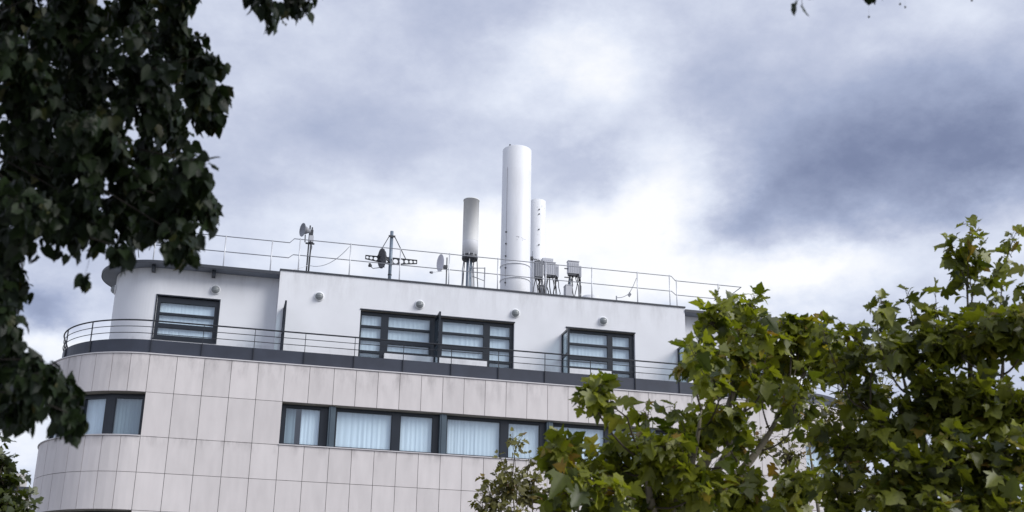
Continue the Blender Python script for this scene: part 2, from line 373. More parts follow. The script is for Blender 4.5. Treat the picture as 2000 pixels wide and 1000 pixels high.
def strip(mb, t0, t1, o0, o1, z0, z1, P=P):
    ts = trange(t0, t1); n = len(ts); vs = []
    for t in ts:
        a = P(t, o0); b = P(t, o1); vs += [(a[0], a[1], z0), (b[0], b[1], z0), (b[0], b[1], z1), (a[0], a[1], z1)]
    fs = []
    for i in range(n-1):
        for k in range(4): fs.append((i*4+k, i*4+4+k, i*4+4+(k+1) % 4, i*4+(k+1) % 4))
    fs += [(0, 1, 2, 3), ((n-1)*4+3, (n-1)*4+2, (n-1)*4+1, (n-1)*4)]
    mb.add(vs, fs); return mb
ZT, ZW1, ZW0, ZM, ZV1 = 10.07, 9.08, 7.95, 7.05, 6.12
ZV0 = ZV1-(ZW1-ZW0)
bld = thing('hotel_building', 'long white hotel with rounded corner, pale stone cladding and set-back penthouse', 'building', (XC, 0, 0))
WIN_T = [1.697-XS, (2*XC-1.697)-XS]          # the strip window of the flat front, along t
flat = list(np.linspace(-1.725, 1.697, 6)) + [2.342, 2.983] + list(np.linspace(2.983, 2*XC-2.983, 16)[1:]) + [2*XC-2.342] + list(np.linspace(2*XC-1.697, XE, 6))
joints = [-QA + QA/9*k for k in range(9)] + [x-XS for x in flat] + [LEN + QA/9*k for k in range(1, 10)]
c = MB()
for (z0, z1) in ((ZW1, ZT-0.02), (ZM-0.9-0.002+0.0, ZW0)):
    strip(c, -TMAX, LEN+TMAX, 0.03, 0.34, z0 if z0 == ZW1 else ZV1, z1)
c.build('structural_wall', 'core', bld)
lo = MB(); strip(lo, -TMAX, LEN+TMAX, 0.005, 0.34, 0.0, ZV0); lo.build('lower_wall', 'stone', bld)
pc = MB()
for (a, b) in ((0, WIN_T[0]), (WIN_T[1], LEN)):
    for (z0, z1) in ((ZW0, ZW1), (ZV0, ZV1)): strip(pc, a+0.012, b-0.012, 0.032, 0.338, z0, z1)
pc.build('structural_wall', 'core', bld)
side = MB()
for s in (0, 1):
    for (z0, z1) in ((ZW1, ZT-0.02), (ZV1, ZW0)): strip(side, -TMAX if s == 0 else LEN+QA+0.012, -QA-0.012 if s == 0 else LEN+TMAX, 0.0, 0.029, z0, z1)
side.build('side_cladding', 'stone', bld)
GAP = 0.006
def panel_row(z0, z1, spans):
    for (a, b) in spans:
        pr = random.uniform(-0.0025, 0.0025); m = MB()
        strip(m, a+GAP, b-GAP, pr, 0.028, z0+GAP, z1-GAP)
        mid = P((a+b)/2, 0); o = m.build('cladding_panel', 'stone', bld)
spans = list(zip(joints[:-1], joints[1:]))
pier_spans = [s for s in spans if (0 <= s[0]+1e-6 and s[1] <= WIN_T[0]+1e-4) or (s[0] >= WIN_T[1]-1e-4 and s[1] <= LEN+1e-6)]
panel_row(ZW1, ZT, spans); panel_row(ZM, ZW0, spans); panel_row(ZV1, ZM, spans); panel_row(ZW0, ZW1, pier_spans); panel_row(ZV0, ZV1, pier_spans)
rooms = MB(); strip(rooms, -TMAX, LEN+TMAX, 1.3, 1.5, 0, ZT-0.1); rooms.build('room_partition', 'interior', bld)
for (za, zb) in ((ZV0-0.3, ZV0-0.1), (ZW0-0.3, ZW0-0.1), (ZT-0.25, ZT-0.05)):
    strip(MB(), -TMAX, LEN+TMAX, 0.345, 1.295, za, zb).build('floor_slab', 'interior', bld)
cp = MB(); strip(cp, -TMAX, LEN+TMAX, -0.025, 0.30, ZT+0.002, ZT+0.03); cp.build('ledge', mat('ledge_stone', (0.62, 0.60, 0.61), 0.6), bld)
tf = MB(); ts = trange(-TMAX, LEN+TMAX); tf.add([(*P(t, 0.28), ZT+0.005) for t in ts], [tuple(range(len(ts)))]); tf.build('terrace_floor', 'paving', bld)

def curtain(parent, pt, q0, q1, z0, z1, m='curtain', amp=0.022, slant=0.0, name='curtain'):
    """wavy hanging cloth between parameters q0 and q1; pt(q, inward) gives plan points"""
    w = abs(q1-q0); n = max(8, int(w/0.022)); ph = random.uniform(0, 6); vs = []; fs = []
    fr = random.uniform(34, 64); a2 = random.uniform(0.4, 0.9)
    for i in range(n+1):
        u = i/n
        for k, z in enumerate((z0, z1)):
            q = q0+(q1-q0)*u
            if slant and k == 1 and slant < 0: q = q0+slant*(q1-q0)*(-1)*(1-u)*1.0+(q1-q0)*u*(1+slant*0)
            qq = q+0.035*math.sin(q*5.1+ph); env = 0.35+0.65*abs(math.sin(q*2.3+ph*1.7))
            d = amp*0.36*env*(math.sin(qq*fr+ph)+a2*math.sin(qq*fr*0.37+ph*2.3)+0.35*math.sin(qq*fr*1.73+ph))*(1.2-0.5*k)
            p = pt(q, d); vs.append((p[0], p[1], z))
    for i in range(n): fs.append((2*i, 2*i+2, 2*i+3, 2*i+1))
    return MB().add(vs, fs, True).build(name, m, parent)

# ---- strip windows with stone surround: frame plane behind the stone
FO = 0.20
def front_window(x0, x1, z0, z1, panes, cur='curtain', off=FO, fw=0.055, head=0.09, split=None):
    """panes: list of (xa, xb); everything else of the rectangle is slate frame"""
    m = MB(); y0, y1 = off, off+0.09
    m.box(x0, x1, y0, y1, z1-head, z1); m.box(x0, x1, y0, y1, z0, z0+0.05)
    edges = [x0] + [v for p in panes for v in p] + [x1]
    for i in range(0, len(edges), 2):
        if edges[i+1]-edges[i] > 0.004: m.box(edges[i], edges[i+1], y0+0.001, y1-0.001, z0+0.05, z1-head)
    for (a, b) in panes:                       # slim sash bead inside each opening
        t = 0.018
        for (xa, xb, za, zb) in ((a, b, z0+0.05, z0+0.05+t), (a, b, z1-head-t, z1-head), (a, a+t, z0+0.05+t, z1-head-t), (b-t, b, z0+0.05+t, z1-head-t)):
            m.box(xa, xb, y0+0.02, y1-0.02, za, zb)
    w = m.build('window', 'frame', bld)
    for i, (a, b) in enumerate(panes):
        g = MB().add([(a, y0+0.05, z0+0.04), (b, y0+0.05, z0+0.04), (b, y0+0.05, z1-head+0.01), (a, y0+0.05, z1-head+0.01)], [(0, 1, 2, 3)])
        g.build('pane', 'glass', w)
    pt = lambda q, d: (q, off+0.115+d)
    if split:
        for (a, b, mm) in split: curtain(w, pt, a, b, z0+0.0, z1, mm)
    else: curtain(w, pt, x0+0.02, x1-0.02, z0, z1, cur)
    return w
def px2x(px, py=840, Y=FO): return xat(px, py, Y)
Z0, Z1 = ZW0+0.025, ZW1
# measured along the sill of the photograph
def wx(px, frac=0.5):
    y = 0.078*(px-547)
    return xat(px, (787+y*0.8)*(1-frac) + (866+y*0.8)*frac, FO)
xa = 1.697
postx = [(wx(640), wx(653)), (wx(857), wx(870))]
bay = postx[1][0]-postx[0][0]
for k in range(2, 4): postx.append((postx[0][0]+bay*k, postx[0][1]+bay*k))
xend = 2*XC-1.697
front_window(xa+0.002, postx[0][0], Z0, Z1, [(wx(556), wx(625))], split=[(wx(552), wx(577), 'curtain_grey'), (wx(588), wx(633), 'curtain')])
b0 = [wx(656), wx(765), wx(781), wx(845)]
for k in range(3):
    dx = bay*k
    e = postx[k+1][0]
    front_window(postx[k][1], e, Z0, Z1, [(b0[0]+dx, b0[1]+dx), (b0[2]+dx, b0[3]+dx)])
front_window(postx[3][1], xend-0.002, Z0, Z1, [(postx[3][1]+0.06, xend-0.07)])
for (a, b) in postx:                            # metal posts between the bays
    m = MB(); m.box(a, b, 0.07, FO+0.05, Z0+0.001, Z1-0.001); m.box(a+0.045, a+0.075, 0.05, 0.07, Z0+0.001, Z1-0.001)
    m.build('window_post', 'pier', bld)
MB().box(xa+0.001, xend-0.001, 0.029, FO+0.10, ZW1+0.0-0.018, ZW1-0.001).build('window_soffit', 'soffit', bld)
MB().box(xa-0.01, xend+0.01, -0.03, FO+0.12, ZW0+0.001, ZW0+0.024).build('window_sill', 'ledge_stone' if 'ledge_stone' in M else bpy.data.materials['ledge_stone'], bld)
# lower storey, only its head shows
for k in range(5):
    a = xa+0.002+(xend-xa-0.004)/5*k; b = xa+0.002+(xend-xa-0.004)/5*(k+1)
    front_window(a, b, ZV0+0.025, ZV1, [(a+0.07, (a+b)/2-0.04), ((a+b)/2+0.04, b-0.07)])
# ---- windows round the two corners (two panels = 20 degrees each)
def corner_windows(sgn, z0, z1, last):
    x0 = XS if sgn < 0 else XE
    rr = R-FO
    def pp(a, inward): return (x0 + sgn*(rr-inward)*math.sin(a), R-(rr-inward)*math.cos(a))
    for k in range(last):
        a0, a1 = rad(20*k), rad(20*k+20)
        p0, p1 = pp(a0, 0), pp(a1, 0); v0, v1 = Vector((*p0, 0)), Vector((*p1, 0))
        ex = (v1-v0); W = ex.length; ex.normalize(); ey = Vector((0, 0, 1)).cross(ex)*(1 if sgn > 0 else -1)
        if ey.dot(Vector((x0, R, 0))-v0) < 0: ey = -ey
        def q(u, w, z): p = v0+ex*u+ey*w; return (p.x, p.y, z)
        def bx(m, u0, u1, w0, w1, za, zb): m.prism([q(u0, w0, za), q(u1, w0, za), q(u1, w1, za), q(u0, w1, za)], [q(u0, w0, zb), q(u1, w0, zb), q(u1, w1, zb), q(u0, w1, zb)])
        m = MB(); fa = 0.055 if k == 0 else 0.13; fb = 0.12
        bx(m, 0, W, 0, 0.09, z1-0.13, z1); bx(m, 0, W, 0, 0.09, z0, z0+0.05)
        bx(m, 0, fa, 0, 0.088, z0+0.05, z1-0.13); bx(m, W-fb, W, 0, 0.088, z0+0.05, z1-0.13)
        bx(m, fa, fa+0.02, 0.02, 0.07, z0+0.05, z1-0.13); bx(m, W-fb-0.02, W-fb, 0.02, 0.07, z0+0.05, z1-0.13)
        w = m.build('window', 'frame', bld)
        MB().add([q(fa, 0.05, z0+0.04), q(W-fb, 0.05, z0+0.04), q(W-fb, 0.05, z1-0.12), q(fa, 0.05, z1-0.12)], [(0, 1, 2, 3)]).build('pane', 'glass', w)
        pt = lambda u, d: q(u, 0.12+d, 0)[:2]
        if k < 4:
            if sgn < 0 and k == 0: curtain(w, pt, fa-0.02, W-fb+0.02, z0, z1, 'curtain_grey')
            else: curtain(w, pt, fa, W-fb, z0, z1, 'curtain')
for sgn in (-1, 1):
    corner_windows(sgn, ZW0+0.025, ZW1, 5); corner_windows(sgn, ZV0+0.025, ZV1, 4)
    t0, t1 = (-QA*1.1, -0.001) if sgn < 0 else (LEN+0.001, LEN+QA*1.1)
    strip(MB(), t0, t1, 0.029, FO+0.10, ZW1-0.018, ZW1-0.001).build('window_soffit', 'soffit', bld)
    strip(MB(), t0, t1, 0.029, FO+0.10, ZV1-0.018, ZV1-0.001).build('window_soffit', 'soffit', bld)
    strip(MB(), t0, t1, -0.03, FO+0.12, ZW0+0.001, ZW0+0.024).build('window_sill', bpy.data.materials['ledge_stone'], bld)

# ---- penthouse
MY = 1.0                                       # main wall
WY = 1.39                                      # wings
MX0, MX1 = xat(548, 527, MY), xat(1337, 600, MY)
ZR = (zat(548, 527, MY)+zat(1337, 600, MY))/2
ZF = ZT+0.03                                   # terrace level
zA = zat(704, 604.5, MY)                       # head of the main openings
gA = (xat(702.5, 640, MY), xat(1004.5, 650, MY))
gB = (xat(1106, 660, MY), xat(1240.5, 680, MY))
zB = zA
WT = 0.28
pw = MB()
for (a, b) in ((MX0, gA[0]), (gA[1], gB[0]), (gB[1], MX1)): pw.box(a, b, MY, MY+WT, ZF-0.1, ZR-0.02)
for (a, b) in (gA, gB): pw.box(a, b, MY, MY+WT, zA, ZR-0.02)
for x in (MX0, MX1-WT): pw.box(x, x+WT, MY+WT, 6.5, ZF-0.1, ZR-0.02)
pw.build('penthouse_wall', 'stucco', bld)
coping = MB().box(MX0-0.02, MX1+0.02, MY-0.03, MY+WT+0.02, ZR-0.019, ZR+0.022)
coping.build('parapet_coping', 'coping', bld)
MB().box(MX0+WT, MX1-WT, MY+WT, 6.5, ZR-0.25, ZR-0.06).build('roof_slab', 'roof', bld)
MB().box(MX0+WT+0.01, MX1-WT-0.01, MY+WT+1.2, MY+WT+1.3, ZF-0.1, ZR-0.26).build('room_partition', 'interior', bld)
ZE = zat(545, 531, WY-0.40)                    # top of the wing eave
wz0, wz1 = zat(300, 660, WY), zat(306, 576.5, WY)
wgx0, wgx1 = xat(303, 620, WY), xat(423, 640, WY)
def wing(s):
    m = MB()
    tm = (MX0-XS) if s < 0 else (MX1-XS)
    tw0 = wgx0-XS if wgx0 >= XS else -R*math.asin((XS-wgx0)/(R-WY))
    ww = (tw0, wgx1-XS) if s < 0 else (LEN-(wgx1-XS), LEN-tw0)
    if s < 0: segs = ((-2*QA, ww[0]), (ww[1], tm-0.002))
    else: segs = ((tm+0.002, ww[0]), (ww[1], LEN+2*QA))
    for (a, b) in segs: strip(m, a, b, WY, WY+0.22, ZF-0.1, ZE-0.071, P2)
    strip(m, ww[0], ww[1], WY, WY+0.22, ZF-0.1, wz0, P2); strip(m, ww[0], ww[1], WY, WY+0.22, wz1, ZE-0.071, P2)
    m.build('penthouse_wing_wall', 'stucco', bld)
    a, b = (-2*QA, tm-0.003) if s < 0 else (tm+0.003, LEN+2*QA)
    ev = MB(); strip(ev, a, b, WY-0.40, 3.6 if False else WY+0.9, ZE-0.07, ZE, P2)
    e = ev.build('roof_eave', 'eave', bld)
    strip(MB(), a, b, WY-0.42, WY-0.401, ZE-0.075, ZE+0.012, P2).build('eave_trim', 'coping', e)
    for px in (302, 420):
        x = xat(px, 515, WY); x = x if s < 0 else 2*XC-x
        MB().box(x-0.05, x+0.05, WY-0.26, WY-0.001, ZE-0.22, ZE-0.071).build('eave_bracket', 'frame', e)
    rb = MB(); ts = [t for t in trange(a, b)]
    ring = [(*P2(t, WY+0.85), ZE-0.02) for t in ts]
    ring += [((MX0 if s < 0 else MX1)+s*0.004, 2*R-WY-0.85, ZE-0.02)]
    rb.add(ring, [tuple(range(len(ring)))]); rb.build('wing_roof', 'roof', bld)
    x0 = (XS if s < 0 else MX1+0.3); x1 = (MX0-0.3 if s < 0 else XE)
    MB().box(x0, x1, WY+1.1, WY+1.2, ZF-0.1, ZE-0.3).build('room_partition', 'interior', bld)
    # three-light window of the wing
    X0, X1 = (wgx0, wgx1) if s < 0 else (2*XC-wgx1, 2*XC-wgx0)
    yy = WY+0.06; fr = MB(); H = wz1-wz0
    f_ = 0.10
    fr.box(X0, X1, yy, yy+0.08, wz1-0.16, wz1-0.001); fr.box(X0, X1, yy, yy+0.08, wz0, wz0+0.12)
    fr.box(X0, X0+f_, yy+0.001, yy+0.079, wz0+0.12, wz1-0.16); fr.box(X1-f_, X1, yy+0.001, yy+0.079, wz0+0.12, wz1-0.16)
    zz = [wz0+0.12+(H-0.28)*q for q in (0, 0.245, 0.36, 0.62, 0.69, 1.0)]
    fr.box(X0+f_, X1-f_, yy+0.002, yy+0.078, zz[1], zz[2]); fr.box(X0+f_, X1-f_, yy+0.002, yy+0.078, zz[3], zz[4])
    w = fr.build('window', 'frame', bld)
    for i in (0, 2, 4):
        MB().add([(X0+f_, yy+0.045, zz[i]), (X1-f_, yy+0.045, zz[i]), (X1-f_, yy+0.045, zz[i+1]), (X0+f_, yy+0.045, zz[i+1])], [(0, 1, 2, 3)]).build('pane', 'glass', w)
    curtain(w, lambda q, d: (q, yy+0.105+d), X0+0.05, X1-0.05, wz0+0.03, wz1-0.05, 'curtain', amp=0.012)
wing(-1); wing(1)
# surrounds of the wing windows
for s in (-1, 1):
    X0, X1 = (wgx0, wgx1) if s < 0 else (2*XC-wgx1, 2*XC-wgx0)
    m = MB(); t = 0.035
    m.box(X0-t, X1+t, WY-0.015, WY+0.06, wz1, wz1+t); m.box(X0-t, X0, WY-0.014, WY+0.06, wz0-t, wz1); m.box(X1, X1+t, WY-0.014, WY+0.06, wz0-t, wz1); m.box(X0, X1, WY-0.015, WY+0.06, wz0-t, wz0)
    m.build('window_surround', 'frame', bld)

def glazed(x0, x1, zb, zt, bars, y, name, fw, head, cur=True, solid=0.0, bot=0.05):
    """slate-framed light with horizontal bars; bars = list of (zlow, zhigh)"""
    m = MB(); m.box(x0, x1, y, y+0.08, zt-head, zt); m.box(x0, x1, y, y+0.08, zb, zb+bot)
    m.box(x0, x0+fw[0], y+0.001, y+0.079, zb+bot, zt-head); m.box(x1-fw[1], x1, y+0.001, y+0.079, zb+bot, zt-head)
    a, b = x0+fw[0], x1-fw[1]
    for (p, q) in bars: m.box(a, b, y+0.002, y+0.078, p, q)
    w = m.build(name, 'frame', bld)
    lev = [zb+bot] + [v for p in bars for v in p] + [zt-head]
    for i in range(0, len(lev), 2):
        MB().add([(a, y+0.045, lev[i]), (b, y+0.045, lev[i]), (b, y+0.045, lev[i+1]), (a, y+0.045, lev[i+1])], [(0, 1, 2, 3)]).build('pane', 'glass', w)
    if cur: curtain(w, lambda q, d: (q, y+0.105+d), a-0.02, b+0.02, zb, zt-0.02, 'curtain', amp=0.015)
    return w
YF = MY+0.10
zp = [zat(705, y, YF) for y in (613.5, 634, 638, 659.5, 663, 684, 688)]
dbars = [(zp[6], zp[5]), (zp[4], zp[3]), (zp[2], zp[1])]
dhead = zA-zp[0]
zq = [zat(760, y, YF) for y in (617.5, 638.5, 642.5, 664, 671.5, 685.0, 692)]
wbars = [(zq[4], zq[3]), (zq[2], zq[1])]
zsill = zq[6]
def gx(px): return xat(px, 640+0.09*(px-704), YF)
glazed(gA[0]+0.002, gx(752), ZF, zA-0.001, dbars, YF, 'terrace_door', (0.05, 0.115), dhead)
glazed(gx(752)+0.001, gx(851), zsill, zA-0.001, wbars, YF, 'window', (0.09, 0.17), zA-zq[0], bot=0.085)
glazed(gx(851)+0.001, gx(951), zsill, zA-0.001, wbars, YF, 'window', (0.19, 0.10), zA-zq[0], bot=0.085)
glazed(gx(951)+0.001, gA[1]-0.002, ZF, zA-0.001, dbars, YF, 'terrace_door', (0.085, 0.10), dhead)
glazed(gB[0]+0.002, gx(1192), zsill, zA-0.001, wbars, YF, 'window', (0.09, 0.08), zA-zq[0], bot=0.085)
glazed(gx(1192)+0.001, gB[1]-0.002, ZF, zA-0.001, dbars, YF, 'terrace_door', (0.07, 0.13), dhead)
sw = MB(); sw2 = MB(); sw.box(gx(752)+0.003, gx(951)-0.003, MY+0.002, MY+0.2, ZF-0.05, zsill-0.002); sw2.box(gB[0]+0.003, gx(1192)-0.003, MY+0.002, MY+0.2, ZF-0.05, zsill-0.002)
sw.build('window_apron', 'stucco', bld); sw2.build('window_apron', 'stucco', bld)
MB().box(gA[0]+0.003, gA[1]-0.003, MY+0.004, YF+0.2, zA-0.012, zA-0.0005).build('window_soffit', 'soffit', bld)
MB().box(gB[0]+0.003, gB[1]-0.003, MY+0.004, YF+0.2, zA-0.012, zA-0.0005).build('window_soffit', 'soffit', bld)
tr = MB()
for (a, b) in (gA, gB):
    tr.box(a-0.015, b+0.015, MY-0.02, MY+0.0, zA-0.002, zA+0.03)
tr.build('drip_edge', 'frame', bld)

# ---- slate sheet band and terrace railing, both following the rounded outline
BO = 0.25
zb1 = (zat(670, 693.6, BO)+zat(980, 718, BO))/2; zb0 = ZT+0.075
rz = [zat(670, y, BO) for y in (657.4, 669.2, 681.4)]
pxs = [499, 598, 696, 792.4, 887, 980, 1071.5, 1161.6, 1250.4, 1325.6]
posts = [xat(p, 660+0.083*(p-670), BO)-XS for p in pxs]
stp = (posts[-1]-posts[0])/(len(posts)-1)
posts = [posts[0]+stp*k for k in range(-1, 14) if posts[0]+stp*k < LEN]
aL = [-(R)*a for a in (rad(0.5), rad(40), rad(68), rad(95))]
posts = sorted([t for t in posts if t > 0.6] + aL + [LEN+R*a for a in (rad(12), rad(42), rad(70), rad(95))])
rail = MB()
railing = strip(MB(), -TMAX+1, LEN+TMAX-1, BO+0.022, BO+0.030, zb0+0.01, zb0+0.03).build('terrace_railing', 'rail', bld)
for a, b in zip([-TMAX+1]+posts, posts+[LEN+TMAX-1]):
    strip(MB(), a+0.004, b-0.004, BO, BO+0.02, zb0, zb1).build('slate_sheet', 'band', bld)
def pathpts(off, z, t0, t1):
    ts = trange(t0, t1); return [(*P(t, off), z) for t in ts]
MBt = MB().tube(pathpts(BO-0.02, rz[0], -TMAX+1, LEN+TMAX-1), 0.021, 8); MBt.build('top_rail', 'rail', railing)
for z in rz[1:]: MB().tube(pathpts(BO-0.01, z, -TMAX+1, LEN+TMAX-1), 0.010, 6).build('rail', 'rail', railing)
for t in posts:
    p = P(t, BO-0.02); q = P(t, BO-0.005)
    big_ = t < -0.5 or t > LEN+0.5
    MB().bar((p[0], p[1], zb0-0.06), (p[0], p[1], rz[0]), 0.016 if not big_ else 0.03, 0.03).build('post', 'rail', railing)

# ---- terrace dividers
def divider(px_wall, py, top_px, depth=0.62, slim=False, wy=MY):
    x = xat(px_wall, py, wy); y1 = wy-0.03; y0 = y1-depth; zt = zat(*top_px, wy-0.03); zb = ZF+0.12
    m = MB(); w = 0.05
    for y in (y0, y1): m.box(x-w/2, x+w/2, y-w/2, y+w/2, ZF, zt-(0.0 if y == y1 else 0.0))
    zm = zt-(zt-zb)*0.44
    for z in (zt-0.03, zm, zb+0.03): m.box(x-w/2+0.002, x+w/2-0.002, y0+w/2, y1-w/2, z-0.03, z+0.03)
    d = m.build('terrace_divider', 'frame', bld)
    for (a, b) in ((zb+0.06, zm-0.03), (zm+0.03, zt-0.06)):
        MB().box(x-0.004, x+0.004, y0+w/2, y1-w/2, a, b).build('divider_pane', 'frost', d)
divider(552, 640, (552, 600)); divider(850, 650, (850, 621)); divider(1098, 680, (1098, 652)); divider(1325, 700, (1325, 680))

# ---- roof railing
RY = 1.55
zt1, zm1 = zat(781, 486.7, RY), zat(781, 517.5, RY)
zt2, zm2 = zat(439, 461.5, RY), zat(439, 491.5, RY)
xs1, xs2 = xat(568, 475, RY), xat(1314, 545, RY)
def rx(px, py): return xat(px, py, RY)
rr_ = MB().tube([(rx(586, 480), RY, ZR-0.05), (rx(586, 480), RY, zt1+0.03)], 0.017, 8).build('roof_railing', 'galv', bld)
xl, xr = rx(262, 470), rx(1448, 570)
for (zt_, zm_, tag_) in ((zt1, zt2, 0), (zm1, zm2, 1)):
    MB().tube([(xl, RY+2.5, zm_), (xl, RY, zm_), (xs1-0.03, RY, zm_), (xs1+0.09, RY, zt_), (xs2-0.05, RY, zt_), (xs2+0.08, RY, zm_), (xr, RY, zm_), (xr, RY+2.5, zm_)], 0.0135, 8).build('rail', 'galvrail', rr_)
for px, py in ((683.5, 510), (781, 520), (877, 530), (972, 540), (1066, 545), (1156, 555), (1245, 560), (1308, 565)):
    x = rx(px, py); MB().tube([(x, RY, ZR-0.05), (x, RY, zt1+0.03)], 0.017, 8).build('post', 'galv', rr_)
for px, py in ((300, 500), (439, 490), (530, 500), (1321.5, 565), (1403, 570)):
    x = rx(px, py); MB().tube([(x, RY, ZE-0.02), (x, RY, zt2+0.03)], 0.017, 8).build('post', 'galv', rr_)

# ------------------------------------------------------------------ round wall lamps
def wall_lamp(c, nrm, label):
    t = thing('wall_lamp', label, 'lamp', c, 'round wall lamps of the penthouse'); n = Vector(nrm)
    MB().lathe([(0.0, 0.0), (0.135, 0.0), (0.14, 0.02), (0.125, 0.04), (0.10, 0.045)], c, n, 24).build('base_ring', 'lampring', t)
    pr = [(0.112*math.cos(a), 0.04+0.085*math.sin(a)) for a in [PI/2*k/7 for k in range(8)]]
    MB().lathe(pr, c, n, 24).build('dome', 'lamp', t)
    ref = Vector((0, 0, 1)); sx = n.cross(ref).normalized()
    for h in (-0.045, 0.0, 0.045):
        pts = []
        for k in range(9):
            a = -1.2+2.4*k/8; r_ = math.sqrt(0.115**2-h*h)
            pts.append(Vector(c)+n*(0.042+0.088*math.cos(a)*r_/0.115)+sx*(r_*math.sin(a))+ref*h)
        MB().tube(pts, 0.006, 5).build('cage_rib', 'lamprib', t)
    return t
for px, py, y, lab in ((421, 566, WY, 'round bulkhead lamp above the three-light window of the left wing'),
                       (623.5, 579, MY, 'round bulkhead lamp on blank white wall right of the step in the wall'),
                       (819.5, 595, MY, 'round bulkhead lamp above the left half of the wide terrace window'),
                       (1006.5, 612, MY, 'round bulkhead lamp at the top right corner of the wide terrace window'),
                       (1178, 627, MY, 'round bulkhead lamp above the narrower right-hand terrace window')):
    wall_lamp(at(px, py, y-0.02)+Vector((0, 0.02, 0)), (0, -1, 0), lab)
_t = -rad(80)*R; _p = P(_t, WY); _z = zat(226, 566, _p[1])
wall_lamp(Vector((_p[0], _p[1], _z)), (-math.sin(rad(80)), -math.cos(rad(80)), 0), 'bulkhead lamp seen edge-on at the rounded left end of the penthouse')

# ------------------------------------------------------------------ roof equipment
ROOF = ZR-0.06
def column(px0, px1, pyb, top, Y, m, label, extra=None):
    a, b = at(px0, pyb, Y), at(px1, pyb, Y); r = (b.x-a.x)/2*0.985; cx = (a.x+b.x)/2
    zt = zat((px0+px1)/2, top, Y-r)
    t = thing('antenna_column', label, 'antenna', (cx, Y, ROOF))
    return t, cx, r, zt
t, cx, r, zt = column(978.5, 1035.5, 480, 281.5, 4.2, 'white_paint', 'tallest white cylindrical antenna column standing on the roof')
MB().lathe([(r, 0), (r, zt-ROOF-0.02), (r-0.02, zt-ROOF), (0, zt-ROOF)], (cx, 4.2, ROOF), n=48).build('column_shell', 'white_paint', t)
for py in (513, 541):
    z = zat(1007, py, 4.2-r); MB().lathe([(r+0.001, -0.02), (r+0.018, -0.018), (r+0.018, 0.018), (r+0.001, 0.02)], (cx, 4.2, z), n=48).build('flange', 'white_paint', t)
ang = math.asin(max(-1, min(1, (xat(988.5, 480, 4.2-r*0.6)-cx)/r))); vx, vy = cx+r*math.sin(ang), 4.2-r*math.cos(ang)
MB().box(vx-0.008, vx+0.008, vy-0.006, vy+0.02, zat(988, 560, 4), zat(991, 328, 4)).build('seam', 'seam', t)
for px, py in ((988.0, 453), (987.6, 476), (987, 500), (986, 523), (985.4, 552)):
    z = zat(px, py, vy); MB().lathe([(0.0, 0.035), (0.024, 0.03), (0.028, 0.0)], (vx+0.0, vy, z), (math.sin(ang), -math.cos(ang), 0), 10).build('bolt', 'darkmetal', t)
MB().lathe([(0.03, 0), (0.03, 0.09), (0.012, 0.11), (0.0, 0.12)], (cx-r*0.62, 4.2-r*0.45, zt-0.01), n=10).build('lightning_tip', 'darkmetal', t)
zz = zat(1010, 465, 3.8)
for dx, dz, w in ((-0.05, 0.03, 0.10), (0.03, 0, 0.14), (0.16, -0.03, 0.12), (0.02, -0.08, 0.2)):
    a_ = math.asin((dx)/r); MB().bar((cx+dx-w/2, 4.2-math.sqrt(r*r-(dx-w/2)**2)-0.001, zz+dz), (cx+dx+w/2, 4.2-math.sqrt(r*r-(dx+w/2)**2)-0.001, zz+dz), 0.006, 0.012).build('scuff', 'seam', t)

t, cx, r, zt = column(904.3, 934.6, 440, 385, 3.4, 'grey_paint', 'grey antenna cylinder on a cabled mast left of the tallest column')
zl = zat(918, 499, 3.4); zmid = zat(918, 472, 3.4)
MB().lathe([(r, 0), (r, zt-zmid-0.03), (r+0.012, zt-zmid-0.03), (r+0.012, zt-zmid), (0, zt-zmid)], (cx, 3.4, zmid), n=32).build('upper_shell', 'grey_paint', t)
MB().lathe([(r*0.4, 0), (r*1.0, 0), (r*1.0, zmid-zl-0.003)], (cx, 3.4, zl), n=32).build('lower_shell', 'white_paint', t)
MB().lathe([(0.0, -0.16), (r*0.95, -0.16), (r*1.02, -0.12), (r*1.02, -0.06), (r*0.9, -0.002)], (cx, 3.4, zl), n=32).build('base_flange', 'darkmetal', t)
for k in range(10):
    a = 2*PI*k/10; MB().tube([(cx+r*0.98*math.cos(a), 3.4+r*0.98*math.sin(a), zl-0.10), (cx+r*0.98*math.cos(a), 3.4+r*0.98*math.sin(a), zl+0.03)], 0.012, 6).build('bolt', 'galv', t)
MB().tube([(cx-0.02, 3.4, ROOF), (cx-0.02, 3.4, zl-0.16)], 0.085, 12).build('mast', 'steelblue', t)
for k in range(9):
    a = 2*PI*k/9+0.3; rr1 = r*random.uniform(0.55, 0.95); bl = random.uniform(0.9, 1.35)
    pts = [(cx+rr1*math.cos(a), 3.4+rr1*math.sin(a), zl-0.15)]
    for j in range(1, 6):
        u = j/6; pts.append((cx+rr1*math.cos(a)*(1+0.4*math.sin(u*PI)*bl-0.4*u)+random.uniform(-.02, .02), 3.4+rr1*math.sin(a)*(1-0.3*u), zl-0.15-(zl-ROOF-0.2)*u))
    MB().tube(pts, random.choice((0.010, 0.014, 0.018)), 6).build('cable', 'cable' if k % 3 else 'galv', t)
for dx in (-0.05, 0.34):
    MB().tube([(cx+dx+0.1, 3.2, ROOF), (cx+dx+0.1, 3.2, zl-0.42)], 0.018, 6).build('stay', 'galvrail', t)
MB().tube([(cx, 3.3, zl-0.45), (cx+0.44, 3.2, zl-0.44)], 0.014, 6).build('stay', 'galvrail', t)
MB().tube([(cx+0.05, 3.3, zl-0.7), (cx+0.42, 3.2, zl-0.85)], 0.012, 6).build('stay', 'galvrail', t)

